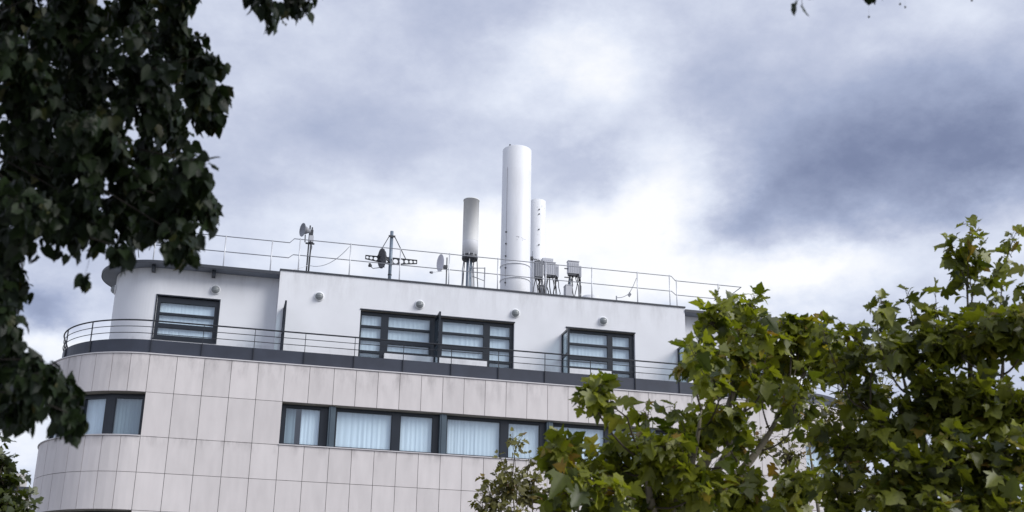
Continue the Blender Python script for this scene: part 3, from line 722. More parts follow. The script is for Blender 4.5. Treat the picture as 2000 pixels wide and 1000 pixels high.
t, cx, r, zt = column(1033.5, 1065.5, 450, 387.5, 5.4, 'white_paint', 'shorter white antenna column standing just behind the tallest one')
MB().lathe([(r, 0), (r, zt-ROOF-0.01), (r-0.015, zt-ROOF), (0, zt-ROOF)], (cx, 5.4, ROOF), n=36).build('column_shell', 'white_paint', t)
for px, py in ((1053, 409), (1053, 418), (1052.5, 448), (1052.5, 478)):
    x = xat(px, py, 5.4-r); MB().lathe([(0.0, 0.03), (0.02, 0.026), (0.024, 0.0)], (x, 5.4-math.sqrt(max(0.001, r*r-(x-cx)**2)), zat(px, py, 5.4-r)), (0.2, -1, 0), 8).build('bolt', 'darkmetal', t)
for (pa, pb) in (((1057, 405), (1064, 408)), ((1049, 460), (1063, 458)), ((1048, 406), (1058, 403))):
    xa_, xb_ = xat(*pa, 5.2), xat(*pb, 5.2)
    f_ = lambda x: 5.4-math.sqrt(max(0.0, r*r-(x-cx)**2))-0.002
    MB().bar((xa_, f_(xa_), zat(*pa, 5.2)), (min(xb_, cx+r*0.98), f_(min(xb_, cx+r*0.98)), zat(*pb, 5.2)), 0.006, 0.012).build('scuff', 'seam', t)

def dish(t, c, axis, r, depth, m, ribs=0, ry=1.0):
    prof = [(r*k/8, depth*(k/8)**2) for k in range(9)]; prof += [(r*k/8, depth*(k/8)**2+0.012) for k in range(8, -1, -1)]
    o = MB().lathe(prof, c, axis, 32).build('reflector', m, t)
    if ribs:
        a = Vector(axis).normalized(); sx = a.cross(Vector((0, 0, 1))).normalized(); sy = a.cross(sx)
        for k in range(ribs):
            th = PI*2*k/ribs; d = sx*math.cos(th)+sy*math.sin(th)
            MB().tube([Vector(c)+d*(r*q)+a*(depth*q*q-0.012) for q in (0.1, 0.4, 0.7, 1.0)], 0.008, 5).build('rib', 'darkmetal', o)
    return o
# link dish on the short mast by the step of the railing
Y = 2.6; b = at(600, 520, Y); zt = zat(600, 440, Y)
t = thing('link_dish', 'small grey link dish facing left on a twin-pole mast by the railing step', 'dish antenna', (b.x, Y, ROOF))
for dx, h in ((-0.02, zt), (0.045, zt-0.05)): MB().tube([(b.x+dx, Y, ROOF), (b.x+dx+0.02, Y, h)], 0.022, 8).build('mast', 'darkmetal', t)
dc = at(595, 452, Y)
dish(t, (dc.x, Y-0.1, dc.z), (-0.92, -0.35, -0.05), 0.205, 0.07, 'cabinet_dark')
MB().lathe([(0.0, -0.17), (0.055, -0.17), (0.075, -0.10), (0.12, -0.02), (0.10, 0.01)], (dc.x, Y-0.1, dc.z), (-0.92, -0.35, -0.05), 16).build('rear_housing', 'cabinet_dark', t)
MB().box(b.x-0.02, b.x+0.10, Y-0.05, Y+0.05, dc.z-0.11, dc.z+0.06).build('clamp', 'darkmetal', t)
MB().box(b.x-0.01, b.x+0.12, Y-0.08, Y+0.02, dc.z-0.33, dc.z-0.13).build('radio_box', 'cabinet', t)
MB().box(b.x-0.10, b.x+0.16, Y-0.03, Y+0.03, dc.z-0.38, dc.z-0.345).build('cross_arm', 'darkmetal', t)
MB().bar((b.x-0.13, Y-0.04, dc.z-0.12), (b.x-0.12, Y-0.03, dc.z-0.35), 0.03, 0.03).build('support', 'darkmetal', t)
MB().tube([(b.x+0.03, Y-0.09, dc.z-0.3), (b.x+0.09, Y-0.09, dc.z-0.5), (b.x+0.03, Y-0.04, dc.z-0.8), (b.x+0.03, Y-0.04, ROOF)], 0.01, 6).build('cable', 'cable', t)

# mast with perforated cross beam and mesh dish
Y = 2.4; b = at(762, 520, Y); zt = zat(766.5, 452, Y)
t = thing('beam_mast', 'blue-grey steel mast with perforated cross beam and two diagonal braces', 'mast', (b.x, Y, ROOF))
MB().tube([(b.x, Y, ROOF), (b.x, Y, zt)], 0.05, 16).build('pole', 'steelblue', t)
MB().lathe([(0.05, 0), (0.06, 0.003), (0.06, 0.03), (0.05, 0.033)], (b.x, Y, zat(762, 538, Y)), n=16).build('collar', 'darkmetal', t)
zc = zat(765, 463, Y)
MB().box(b.x-0.10, b.x+0.10, Y-0.075, Y-0.05, zc-0.03, zc+0.03).build('brace_clamp', 'darkmetal', t)
def perforated(t, xin, xout, ztop, h_in, h_out, y):
    n = 5; m = MB(); sg = 1 if xout > xin else -1; Lb = abs(xout-xin)
    ws = [1.0-0.1*k for k in range(n)]; tot = sum(ws); x = xin
    for k in range(n):
        w = Lb*ws[k]/tot; xa_, xb_ = x, x+sg*w; ua, ub = abs(xa_-xin)/Lb, abs(xb_-xin)/Lb
        ha, hb = h_in+(h_out-h_in)*ua, h_in+(h_out-h_in)*ub; hc = (ha+hb)/2
        c_ = (x+sg*w/2, ztop-hc/2); ro = min(w, hc)*0.40; nseg = 16
        for yy in (y-0.012, y+0.012):
            vs = []; 
            for j in range(nseg):
                a = 2*PI*j/nseg; dx, dz = math.cos(a), math.sin(a); s_ = max(abs(dx), abs(dz))
                ex_, ez_ = dx/s_*w/2, dz/s_; xx = c_[0]+ex_; u = abs(xx-xin)/Lb; hh = h_in+(h_out-h_in)*u
                vs += [(c_[0]+dx*ro, yy, c_[1]+dz*ro), (xx, yy, (ztop-hh/2)+ez_*hh/2)]
            m.add(vs, [(2*j, 2*j+1, (2*j+3) % (2*nseg), (2*j+2) % (2*nseg)) for j in range(nseg)])
        x = xb_
    m.bar((xin, y, ztop), (xout, y, ztop), 0.06, 0.018); m.bar((xin, y, ztop-h_in), (xout, y, ztop-h_out), 0.06, 0.018); m.bar((xout, y, ztop+0.009), (xout, y, ztop-h_out-0.009), 0.018, 0.06, (0, 1, 0))
    m.build('perforated_beam', 'darkmetal', t)
zl_, zr_ = zat(715, 500, Y-0.07), zat(813, 507.5, Y-0.07)
zb_ = (zl_+zr_)/2
xl_, xr_ = xat(714, 503, Y-0.07), xat(814, 512, Y-0.07)
perforated(t, b.x-0.052, xl_, zb_, 0.20, 0.10, Y-0.07); perforated(t, b.x+0.052, xr_, zb_, 0.20, 0.10, Y-0.07)
MB().bar((b.x-0.08, Y-0.065, zc), (xat(737, 498, Y-0.07), Y-0.065, zb_), 0.022, 0.022).build('brace', 'darkmetal', t)
MB().bar((b.x+0.08, Y-0.065, zc), (xat(793, 503, Y-0.07), Y-0.065, zb_), 0.022, 0.022).build('brace', 'darkmetal', t)
t2 = thing('mesh_dish', 'dark ribbed dish hanging on the left of the perforated beam', 'dish antenna', (b.x, Y-0.2, zb_))
dc = at(752, 505, Y-0.25)
ax = Vector((-0.95, -0.24, -0.12)).normalized()
dish(t2, dc, ax, 0.30, 0.10, 'dishgrey', 14)
fe = at(722, 519, Y-0.55)
MB().tube([Vector(dc)+Vector((0, -0.02, -0.27)), fe+Vector((0.12, 0.15, -0.02)), fe], 0.011, 6).build('feed_arm', 'darkmetal', t2)
MB().lathe([(0.0, -0.03), (0.035, -0.03), (0.045, 0.05), (0.0, 0.05)], fe, (0.7, 0.4, 0.3), 12).build('feed_horn', 'darkmetal', t2)
MB().box(fe.x-0.03, fe.x+0.03, fe.y-0.03, fe.y+0.03, fe.z, fe.z+0.07).build('feed_bracket', 'darkmetal', t2)
MB().tube([Vector(dc)-ax*0.02, (b.x-0.02, Y-0.03, dc.z-0.02)], 0.025, 8).build('mount', 'darkmetal', t2)

# white dish
Y = 2.3; dc = at(864, 514, Y-0.1); pp = at(872, 535, Y)
t = thing('satellite_dish', 'white satellite dish facing left beside a railing post', 'dish antenna', (pp.x, Y, ROOF))
ax = Vector((-0.96, -0.22, -0.05)).normalized()
dish(t, dc, ax, 0.265, 0.06, 'dishwhite')
MB().tube([(pp.x, Y, ROOF), (pp.x, Y, zat(872, 503, Y))], 0.018, 8).build('mast', 'darkmetal', t)
MB().box(pp.x-0.10, pp.x+0.02, Y-0.05, Y+0.05, dc.z-0.12, dc.z-0.03).build('mount', 'darkmetal', t)
fe = at(842, 532, Y-0.4)
MB().tube([Vector(dc)+Vector((0, 0, -0.25)), fe], 0.010, 6).build('feed_arm', 'galv', t)
MB().lathe([(0.0, -0.04), (0.03, -0.04), (0.042, 0.04), (0.0, 0.05)], fe, (0.8, 0.4, 0.2), 12).build('feed_horn', 'galvrail', t)
for dx in (0.05, 0.13): MB().tube([(pp.x+dx-0.02, Y, ROOF), (pp.x+dx-0.07, Y, dc.z-0.1)], 0.007, 5).build('cable', 'galv', t)

# radio cabinets on masts
def cabinet(t, x0, x1, z0, z1, y, m, depth=0.16, name='radio_cabinet', lid=True):
    mb = MB(); mb.box(x0, x1, y, y+depth, z0, z1)
    n = max(3, int((x1-x0)/0.05))
    for k in range(n): xx = x0+(x1-x0)*(k+0.5)/n; mb.box(xx-0.006, xx+0.006, y-0.012, y-0.0005, z0+0.03, z1-0.06)
    o = mb.build(name, m, t)
    if lid: MB().box(x0-0.012, x1+0.012, y-0.02, y+depth+0.012, z1+0.001, z1+0.02).build('lid', m, o)
    MB().box(x0+0.02, x1-0.02, y+0.01, y+depth-0.02, z0-0.07, z0-0.001).build('connector_tray', 'darkmetal', o)
    for k in range(3): xx = x0+(x1-x0)*(0.2+0.3*k); MB().lathe([(0.014, 0), (0.014, 0.06)], (xx, y+0.06, z0-0.13), n=8).build('connector', 'cable', o)
    return o
def cables(t, x0, x1, y, ztop, n):
    for k in range(n):
        xa_ = x0+(x1-x0)*(k+0.5)/n; bul = random.uniform(-0.12, 0.16); pts = []
        for j in range(8):
            u = j/7; pts.append((xa_+bul*math.sin(u*PI)+random.uniform(-0.012, 0.012)+(random.uniform(-0.03, 0.03)), y+0.05*math.sin(u*5+k), ztop-(ztop-ROOF)*u))
        MB().tube(pts, random.choice((0.010, 0.013, 0.017)), 6).build('cable', 'cable', t)
Y = 2.6
def X_(px, py): return xat(px, py, Y)
def Z_(px, py): return zat(px, py, Y)
t = thing('radio_mast', 'cluster of grey radio cabinets and black cables right of the tallest column', 'antenna', (X_(1062, 560), Y, ROOF))
MB().tube([(X_(1060, 550), Y+0.1, ROOF), (X_(1060, 550), Y+0.1, Z_(1061, 505))], 0.03, 10).build('mast', 'galvrail', t)
MB().tube([(X_(1070, 555), Y+0.25, ROOF), (X_(1070, 555), Y+0.25, Z_(1070, 505))], 0.035, 10).build('mast', 'steelblue', t)
cabinet(t, X_(1064, 515), X_(1085, 518), Z_(1073, 536), Z_(1073, 512.5), Y, 'cabinet')
cabinet(t, X_(1045, 513), X_(1059, 515), Z_(1051, 540), Z_(1051, 511.5), Y-0.02, 'cabinet_dark')
cabinet(t, X_(1063, 503), X_(1084, 505), Z_(1073, 506.5), Z_(1073, 500), Y+0.2, 'cabinet', lid=False)
cabinet(t, X_(1086, 515), X_(1092, 518), Z_(1089, 540), Z_(1089, 516.5), Y+0.03, 'cabinet', lid=False)
cabinet(t, X_(1055, 562), X_(1064, 562), Z_(1059, 573), Z_(1059, 557), Y+0.05, 'cabinet_dark')
zz = Z_(1050, 506)
MB().bar((X_(1037, 504), Y, zz), (X_(1056, 508), Y, zz-0.05), 0.02, 0.02).build('yagi_boom', 'darkmetal', t)
for k in range(5):
    x = X_(1041+3.2*k, 506); MB().tube([(x, Y-0.09, zz-0.02), (x+0.02, Y+0.09, zz-0.02)], 0.006, 5).build('yagi_element', 'darkmetal', t)
MB().box(X_(1036, 505), X_(1041, 505), Y-0.02, Y+0.03, zz-0.06, zz+0.06).build('clamp', 'darkmetal', t)
MB().tube([(X_(1040, 510), Y, ROOF), (X_(1040, 500), Y, Z_(1041, 491))], 0.012, 6).build('mast', 'galvrail', t)
cables(t, X_(1044, 540), X_(1060, 545), Y+0.03, Z_(1052, 540), 5); cables(t, X_(1066, 540), X_(1091, 545), Y+0.03, Z_(1075, 537), 8)
t = thing('radio_mast', 'single pale grey radio cabinet on a mast, rightmost on the roof', 'antenna', (X_(1122, 565), Y, ROOF))
MB().tube([(X_(1115, 555), Y+0.12, ROOF), (X_(1115, 555), Y+0.12, Z_(1115, 525))], 0.032, 10).build('mast', 'steelblue', t)
MB().tube([(X_(1134, 555), Y+0.12, ROOF), (X_(1134, 555), Y+0.12, Z_(1134, 535))], 0.014, 8).build('mast', 'galvrail', t)
cabinet(t, X_(1110, 515), X_(1131, 518), Z_(1120, 533.5), Z_(1120, 510.5), Y, 'cabinet')
cabinet(t, X_(1131.5, 525), X_(1136, 525), Z_(1134, 540), Z_(1134, 519), Y+0.02, 'cabinet', lid=False)
for py in (524, 541): MB().bar((X_(1103, py), Y+0.02, Z_(1104, py)), (X_(1113, py), Y+0.06, Z_(1113, py)), 0.03, 0.03).build('clamp', 'darkmetal', t)
cables(t, X_(1112, 540), X_(1134, 545), Y+0.03, Z_(1120, 534), 7)
t = thing('roof_box', 'low pale grey box at the foot of the rightmost radio mast', 'box', (X_(1107, 570), Y-0.2, ROOF))
MB().box(X_(1100, 570), X_(1112, 570), Y-0.3, Y-0.05, ROOF, Z_(1106, 563)).build('housing', 'cabinet', t)
MB().box(X_(1099.5, 570), X_(1112.5, 570), Y-0.31, Y-0.04, Z_(1106, 563)+0.001, Z_(1106, 563)+0.02).build('lid', 'cabinet', t)
t = thing('roof_dome', 'pale flat rooflight dome behind the parapet near the rightmost radio mast', 'skylight', (X_(1150, 570), Y+0.2, ROOF))
MB().lathe([(0.32, 0), (0.32, 0.75), (0.28, 0.79), (0.0, 0.82)], (X_(1150, 570), Y-0.2, ROOF-0.2), n=20).build('dome', 'white_paint', t)
# slack chains closing the gaps in the railing
def sag(p, q, drop, n=10):
    p = Vector(p); q = Vector(q); return [p.lerp(q, k/n)-Vector((0, 0, drop*4*(k/n)*(1-k/n))) for k in range(n+1)]
a_, b_ = at(684, 480, RY+0.1), at(606, 519, 2.5)
tag(MB().tube(sag(a_, b_, 0.22), 0.009, 6).build('slack_cable', 'galv', None, a_), 'pale slack cable from railing post down to the link dish mast', 'cable')
a_, b_ = at(601, 518, 2.5), at(566, 527, 2.3)
tag(MB().tube(sag(a_, b_, 0.03), 0.008, 6).build('slack_cable', 'galv', None, a_), 'short pale cable left of the link dish mast foot', 'cable')
Yg = RY+0.15
t = thing('hanging_chain', 'slack chain with small diamond plate by the right end of the railing', 'chain', at(1244, 548, Yg))
MB().tube(sag(at(1243, 543, Yg), at(1230, 571, Yg), 0.03), 0.009, 6).build('chain', 'galvrail', t)
MB().tube(sag(at(1229, 573, Yg), at(1204, 581, Yg), 0.05), 0.009, 6).build('chain', 'galvrail', t)
p_ = at(1229.5, 576, Yg); s_ = 0.075
MB().prism([(p_.x, Yg-0.01, p_.z+s_*1.3), (p_.x+s_*0.8, Yg-0.01, p_.z+0.02), (p_.x, Yg-0.01, p_.z-s_), (p_.x-s_*0.8, Yg-0.01, p_.z-0.02)],
           [(p_.x, Yg+0.01, p_.z+s_*1.3), (p_.x+s_*0.8, Yg+0.01, p_.z+0.02), (p_.x, Yg+0.01, p_.z-s_), (p_.x-s_*0.8, Yg+0.01, p_.z-0.02)]).build('plate', 'cabinet_dark', t)
q_ = at(1204, 580, Yg); MB().tube([(q_.x, Yg, ROOF), (q_.x, Yg, q_.z+0.03)], 0.02, 8).build('stub_post', 'galvrail', t)

# ------------------------------------------------------------------ far building low on the left
fp = at(47, 960, 45)
t = thing('far_building', 'distant pale building with a chimney, glimpsed low at the left edge', 'building', (fp.x-2.0, 48, 0))
MB().box(fp.x-9, fp.x+0.1, 45, 52, 0, fp.z).build('wall', 'rendered', t)
ro = MB().box(fp.x-9.2, fp.x+0.3, 44.8, 52.2, fp.z+0.002, fp.z+0.25).build('roof', 'coping', t)
MB().box(fp.x-0.7, fp.x-0.15, 46, 46.8, fp.z+0.252, zat(48, 920, 45)).build('chimney', 'rendered', ro)
for k in range(4): MB().box(fp.x-8+k*2.2, fp.x-7+k*2.2, 44.96, 44.999, fp.z-2.2, fp.z-0.8).build('window', 'frame', t)

# ------------------------------------------------------------------ trees
PLANE_HALF = [(0, 0), (.10, -.05), (.26, -.07), (.41, -.01), (.34, .07), (.25, .14), (.39, .16), (.50, .23), (.64, .41), (.52, .42), (.43, .46), (.27, .42), (.31, .54), (.27, .63), (.18, .70), (.12, .83), (0, 1.0)]
LINDEN_HALF = [(0, 0.03), (.16, -.07), (.34, -.05), (.45, .12), (.47, .32), (.40, .52), (.27, .70), (.11, .86), (0, 1.03)]
SMALL_HALF = [(0, 0), (.18, .02), (.42, .10), (.26, .24), (.50, .46), (.27, .50), (.20, .72), (0, 1.0)]
def leaf_geo(half, fold, curl, wob, seed):
    rnd = random.Random(seed); n = len(half); pts = [(x*rnd.uniform(.92, 1.08), y) for x, y in half]
    mid = [(0, 0.33), (0, 0.66)]
    vs = [(x, y) for x, y in pts] + [(-x*rnd.uniform(.92, 1.08), y) for x, y in pts[1:-1]] + mid
    top = n-1; m1, m2 = len(vs)-2, len(vs)-1
    right = [m2, m1] + list(range(0, n)); left = [m1, m2, top] + [n+i for i in range(n-3, -1, -1)] + [0]
    out = [(x, y, fold*abs(x) - curl*y*y + wob*math.sin(9*x+4*y+seed) + 0.5*wob*math.sin(17*y+seed*2)) for x, y in vs]
    return np.array(out), [tuple(right), tuple(left)]
def leaf_set(half, n, seed, fold=0.25, curl=0.22, wob=0.05):
    r_ = random.Random(seed)
    return [leaf_geo(half, fold*r_.uniform(.2, 1.5), curl*r_.uniform(-.2, 1.8), wob*r_.uniform(.4, 1.8), seed+k) for k in range(n)]
def crom(a, b, bend, n=6, jit=0.0):
    a = Vector(a); b = Vector(b); pts = []
    for k in range(n+1):
        u = k/n; p = a.lerp(b, u)+Vector(bend)*(4*u*(1-u))
        if jit and 0 < k < n: p += Vector((random.gauss(0, jit), random.gauss(0, jit), random.gauss(0, jit)))
        pts.append(p)
    return pts

class Tree:
    def __init__(s, name, label, base, leafmat, twigmat, geos, size, group=None):
        s.base = Vector(base); s.root = thing(name, label, 'tree', base, group); s.tw = MB(); s.leaves = []
        s.geos = geos; s.size = size; s.lm = leafmat; s.tm = twigmat; s.rng = random.Random(hash(label) % 1 + len(label)*31)
    def limb(s, pts, radii, m, name='branch'):
        return MB().tube(pts, radii, 10).build(name, m, s.root)
    def leaf(s, p, axis, nrm, size):
        a = axis.normalized(); n = nrm - a*nrm.dot(a)
        if n.length < 0.05: n = a.orthogonal()
        n.normalize(); sx = a.cross(n)
        s.leaves.append((Vector(p), sx, a, n, size, s.rng.randrange(len(s.geos)), s.rng.random()))
    def shoot(s, pts, r0, spacing, petiole, spread=1.0, droop=0.5, start=0.25, upn=0.7, face=0.0, sizevar=(0.4, 1.4), tip=True):
        """a leafy twig: leaves on stalks, spiralling round it"""
        g = s.rng; pts = [Vector(p) for p in pts]; n = len(pts)
        s.tw.tube(pts, [r0*(1-0.75*k/(n-1)) for k in range(n)], 5, caps=False)
        Ltot = sum((pts[k+1]-pts[k]).length for k in range(n-1)); d = Ltot*start; ang = g.uniform(0, 6)
        while d < Ltot:
            acc = 0
            for k in range(n-1):
                seg = (pts[k+1]-pts[k]).length
                if acc+seg >= d: break
                acc += seg
            p = pts[k].lerp(pts[k+1], (d-acc)/max(seg, 1e-6)); t_ = (pts[k+1]-pts[k]).normalized()
            o1 = t_.orthogonal().normalized(); o2 = t_.cross(o1); ang += 2.4+g.uniform(-.5, .5)
            out = (o1*math.cos(ang)+o2*math.sin(ang)); out = (out*spread+t_*g.uniform(0.1, 0.8)).normalized()
            pl = petiole*g.uniform(0.5, 1.3); e = p+out*pl+Vector((0, 0, -0.15*pl))
            if r0 > 0: s.tw.tube([p, p.lerp(e, .6)+Vector((0, 0, .1*pl)), e], [r0*0.28+0.0008]*3, 3, caps=False)
            ax = (out + Vector((0, 0, -droop*g.uniform(0.2, 2.0)))+Vector((g.gauss(0, .25), g.gauss(0, .25), g.gauss(0, .2))))
            nr = Vector((g.gauss(0, .45), g.gauss(0, .45)-face, upn+g.gauss(0, .3)))
            s.leaf(e, ax, nr, s.size*g.uniform(*sizevar)); d += spacing*g.uniform(0.6, 1.4)
        if tip: s.leaf(pts[-1], (pts[-1]-pts[-2])+Vector((g.gauss(0, .3)*.1, 0, -0.02)), Vector((g.gauss(0, .5), -0.4, .8)), s.size*0.8)
    def finish(s, nobj=300):
        cf = CAM
        def score(l):
            d = l[0]-cf; z = d.dot(_f); x = d.dot(_r)/z*FPX; y = d.dot(_u)/z*FPX
            return (0 if (abs(x) < 1000 and abs(y) < 500 and z > 0) else 1, z)
        ls = sorted(s.leaves, key=score); meshes = []
        for (v, f) in s.geos:
            me = bpy.data.meshes.new('leaf'); me.from_pydata([tuple(x) for x in v], [], f); me.update()
            me.polygons.foreach_set('use_smooth', [True]*len(f)); me.materials.append(M[s.lm]); meshes.append(me)
        for l in ls[:nobj]:
            p, sx, a, n, sz, gi, rn = l; o = bpy.data.objects.new('leaf', meshes[gi]); col.objects.link(o); o.parent = s.root
            p = p-s.base; o.matrix_local = Matrix(((sx.x*sz, a.x*sz, n.x*sz, p.x), (sx.y*sz, a.y*sz, n.y*sz, p.y), (sx.z*sz, a.z*sz, n.z*sz, p.z), (0, 0, 0, 1)))
        vs = []; fs = []; rr = []; off = 0
        for l in ls[nobj:]:
            p, sx, a, n, sz, gi, rn = l; v, f = s.geos[gi]; p = p-s.base
            mtx = np.array([[sx.x, a.x, n.x], [sx.y, a.y, n.y], [sx.z, a.z, n.z]])*sz
            w = v @ mtx.T + np.array([p.x, p.y, p.z]); vs.append(w); fs += [tuple(i+off for i in q) for q in f]; rr += [rn]*len(v); off += len(v)
        if vs:
            me = bpy.data.meshes.new('foliage'); me.from_pydata(np.vstack(vs).tolist(), [], fs); me.update()
            me.polygons.foreach_set('use_smooth', [True]*len(fs))
            at_ = me.attributes.new('leaf_random', 'FLOAT', 'POINT'); at_.data.foreach_set('value', rr)
            me.materials.append(M[s.lm]); o = bpy.data.objects.new('foliage', me); col.objects.link(o); o.parent = s.root; stuff(o)
        if s.tw.v: stuff(s.tw.build('twigs', s.tm, s.root))

def dp(px, py, depth): return at(px, py, -D+depth)

# ---- linden overhead on the left: the crown hangs over the camera
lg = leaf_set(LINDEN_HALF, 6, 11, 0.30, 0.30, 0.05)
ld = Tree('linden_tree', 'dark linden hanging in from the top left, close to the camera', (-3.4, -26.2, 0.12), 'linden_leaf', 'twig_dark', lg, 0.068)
tb = ld.base
ld.limb([tb, tb+Vector((0.05, 0, 1.2)), tb+Vector((0.1, -.05, 2.6)), tb+Vector((0.25, -.2, 4.2)), tb+Vector((0.3, -.4, 6.0)), tb+Vector((.2, -.5, 8.2))], [0.24, 0.19, 0.17, 0.14, 0.09, 0.03], 'bark_dark', 'trunk')
hub = tb+Vector((0.25, -.2, 4.2)); hub0 = tb+Vector((0.1, -.05, 2.9))
g = random.Random(5)
CL = [(410, 130, 30, 5.8, 4), (425, 190, 26, 5.6, 3),  # px, py, radius px, depth, number of shoots
 (40, 40, 110, 6.2, 13), (150, 50, 110, 5.6, 14), (260, 40, 95, 6.4, 13), (350, 20, 62, 5.8, 9), (350, 110, 70, 6.2, 10), (395, 170, 40, 5.4, 5), (405, 215, 38, 6.0, 5),
 (40, 180, 120, 5.4, 14), (160, 180, 120, 6.2, 15), (280, 180, 100, 5.6, 13), (340, 250, 60, 6.4, 7), (60, 320, 120, 6.2, 15), (190, 320, 110, 5.6, 14), (300, 350, 80, 6.0, 11),
 (370, 350, 58, 5.4, 8), (390, 410, 42, 6.0, 6), (330, 430, 70, 5.6, 10), (350, 480, 40, 5.4, 6), (250, 420, 75, 6.2, 9), (150, 430, 75, 5.6, 9), (60, 430, 80, 5.4, 9), (235, 495, 22, 5.4, 3),
 (10, 545, 55, 6.0, 8), (-10, 590, 55, 5.6, 8), (0, 640, 48, 5.4, 7), (20, 720, 62, 5.8, 9), (75, 750, 58, 5.4, 9), (125, 780, 46, 5.8, 7), (148, 830, 26, 5.4, 3), (30, 800, 40, 5.6, 5), (168, 548, 10, 5.4, 1), (0, 480, 60, 5.8, 7)]
for (px, py, r, dep, n) in CL:
    c_ = dp(px, py, dep); rm = r/FPX*dep*1.03
    src = hub0 if py > 600 else hub
    st0 = c_+Vector((-0.5*rm, 0.0, 0.75*rm))
    pts = crom(src, st0, (0, 0.8, 0.35), 7, 0.06)
    if r <= 12: ld.tw.tube(crom(st0, dp(176, 470, 5.5), (0.01, 0, 0), 5), 0.0009, 4, caps=False)
    else: ld.limb(pts, [0.020, 0.014, 0.010, 0.008, 0.006, 0.005, 0.004, 0.003], 'bark_dark')
    for k in range(int(n*3.0)):
        while True:
            d_ = Vector((g.uniform(-1, 1), g.uniform(-2.6, 2.6), g.uniform(-1, 1)))
            if Vector((d_.x, d_.y/2.6, d_.z)).length < 1: break
        e = c_+d_*(rm*0.82); s0 = c_+d_*(rm*-0.25)+Vector((0, 0, rm*0.35))
        ld.shoot(crom(s0, e, (0, 0, 0.12*rm), 5), 0.0024, 0.023, 0.026, droop=1.4, start=0.1, upn=0.75, sizevar=(0.5, 1.2))
# the spray against the sky at the top of the frame and tips at the right
for (px, py, r, dep, n) in ((497, -2, 28, 5.2, 7), (530, 8, 34, 5.0, 8), (570, 10, 34, 5.4, 8), (600, 2, 30, 5.2, 7), (548, -70, 75, 5.2, 16), (1700, -38, 28, 4.6, 7), (1745, -34, 24, 4.6, 5), (1900, -44, 26, 4.6, 5), (1750, -95, 70, 4.6, 10), (1980, -46, 32, 4.8, 6)):
    c_ = dp(px, py, dep); rm = r/FPX*dep
    ld.limb(crom(hub, c_+Vector((0, 0, 0.9*rm)), (0, 0, 0.5), 8), [0.030, 0.024, 0.02, 0.016, 0.013, 0.011, 0.009, 0.007, 0.004], 'bark_dark')
    for k in range(n):
        d_ = Vector((g.uniform(-1, 1), g.uniform(-1.5, 1.5), g.uniform(-1, 0.6)))
        ld.shoot(crom(c_+Vector((0, 0, 0.6*rm)), c_+d_*rm*0.85, (0, 0, 0.1*rm), 5), 0.003, 0.033, 0.030, droop=1.5, start=0.2, sizevar=(0.6, 1.05))
# the rest of the crown, over and behind the viewer
def in_view(p, m=1.05):
    d = p-CAM; z = d.dot(_f)
    if z < 0.3: return False
    return abs(d.dot(_r)/z*FPX) < 1000*m+60 and abs(d.dot(_u)/z*FPX) < 500*m+60
made = 0
while made < 520:  # unseen leaf mass, added dense and large-leaved to shade the visible boughs
    c_ = Vector((g.uniform(-7.5, 3.2), g.uniform(-35.5, -23.5), g.uniform(4.3, 9.3)))
    q = Vector(((c_.x+2.2)/5.4, (c_.y+29.2)/6.2, (c_.z-6.3)/3.2))
    if q.length > 1 or in_view(c_, 1.35): continue
    made += 1
    for k in range(3):
        e = c_+Vector((g.gauss(0, .3), g.gauss(0, .3), g.gauss(-.1, .2)))
        ld.shoot([c_, c_.lerp(e, .5)+Vector((0, 0, .04)), e], 0.004, 0.045, 0.04, droop=1.0, start=0.1, sizevar=(1.0, 1.7))
    if made % 9 == 0: ld.limb(crom(tb+Vector((0.3, -.4, 5.6)), c_, (0, 0, 0.3), 6), [0.05, 0.04, 0.032, 0.025, 0.018, 0.012, 0.006], 'bark_dark')
for (px, py) in ((1697, 33), (1758, 8), (1768, 14), (1898, 1), (520, 45), (553, 44), (558, 48)):
    p_ = dp(px, py, 5.0)
    ld.tw.tube([p_, p_+Vector((0.004, 0, 0.06)), p_+Vector((0.012, 0.02, 0.16))], 0.0003, 3, caps=False)
    MB().lathe([(0, -.006), (.0045, -.004), (.006, 0), (.0045, .004), (0, .006)], p_, n=8).build('fruit', 'fruit', ld.root)
ld.finish()

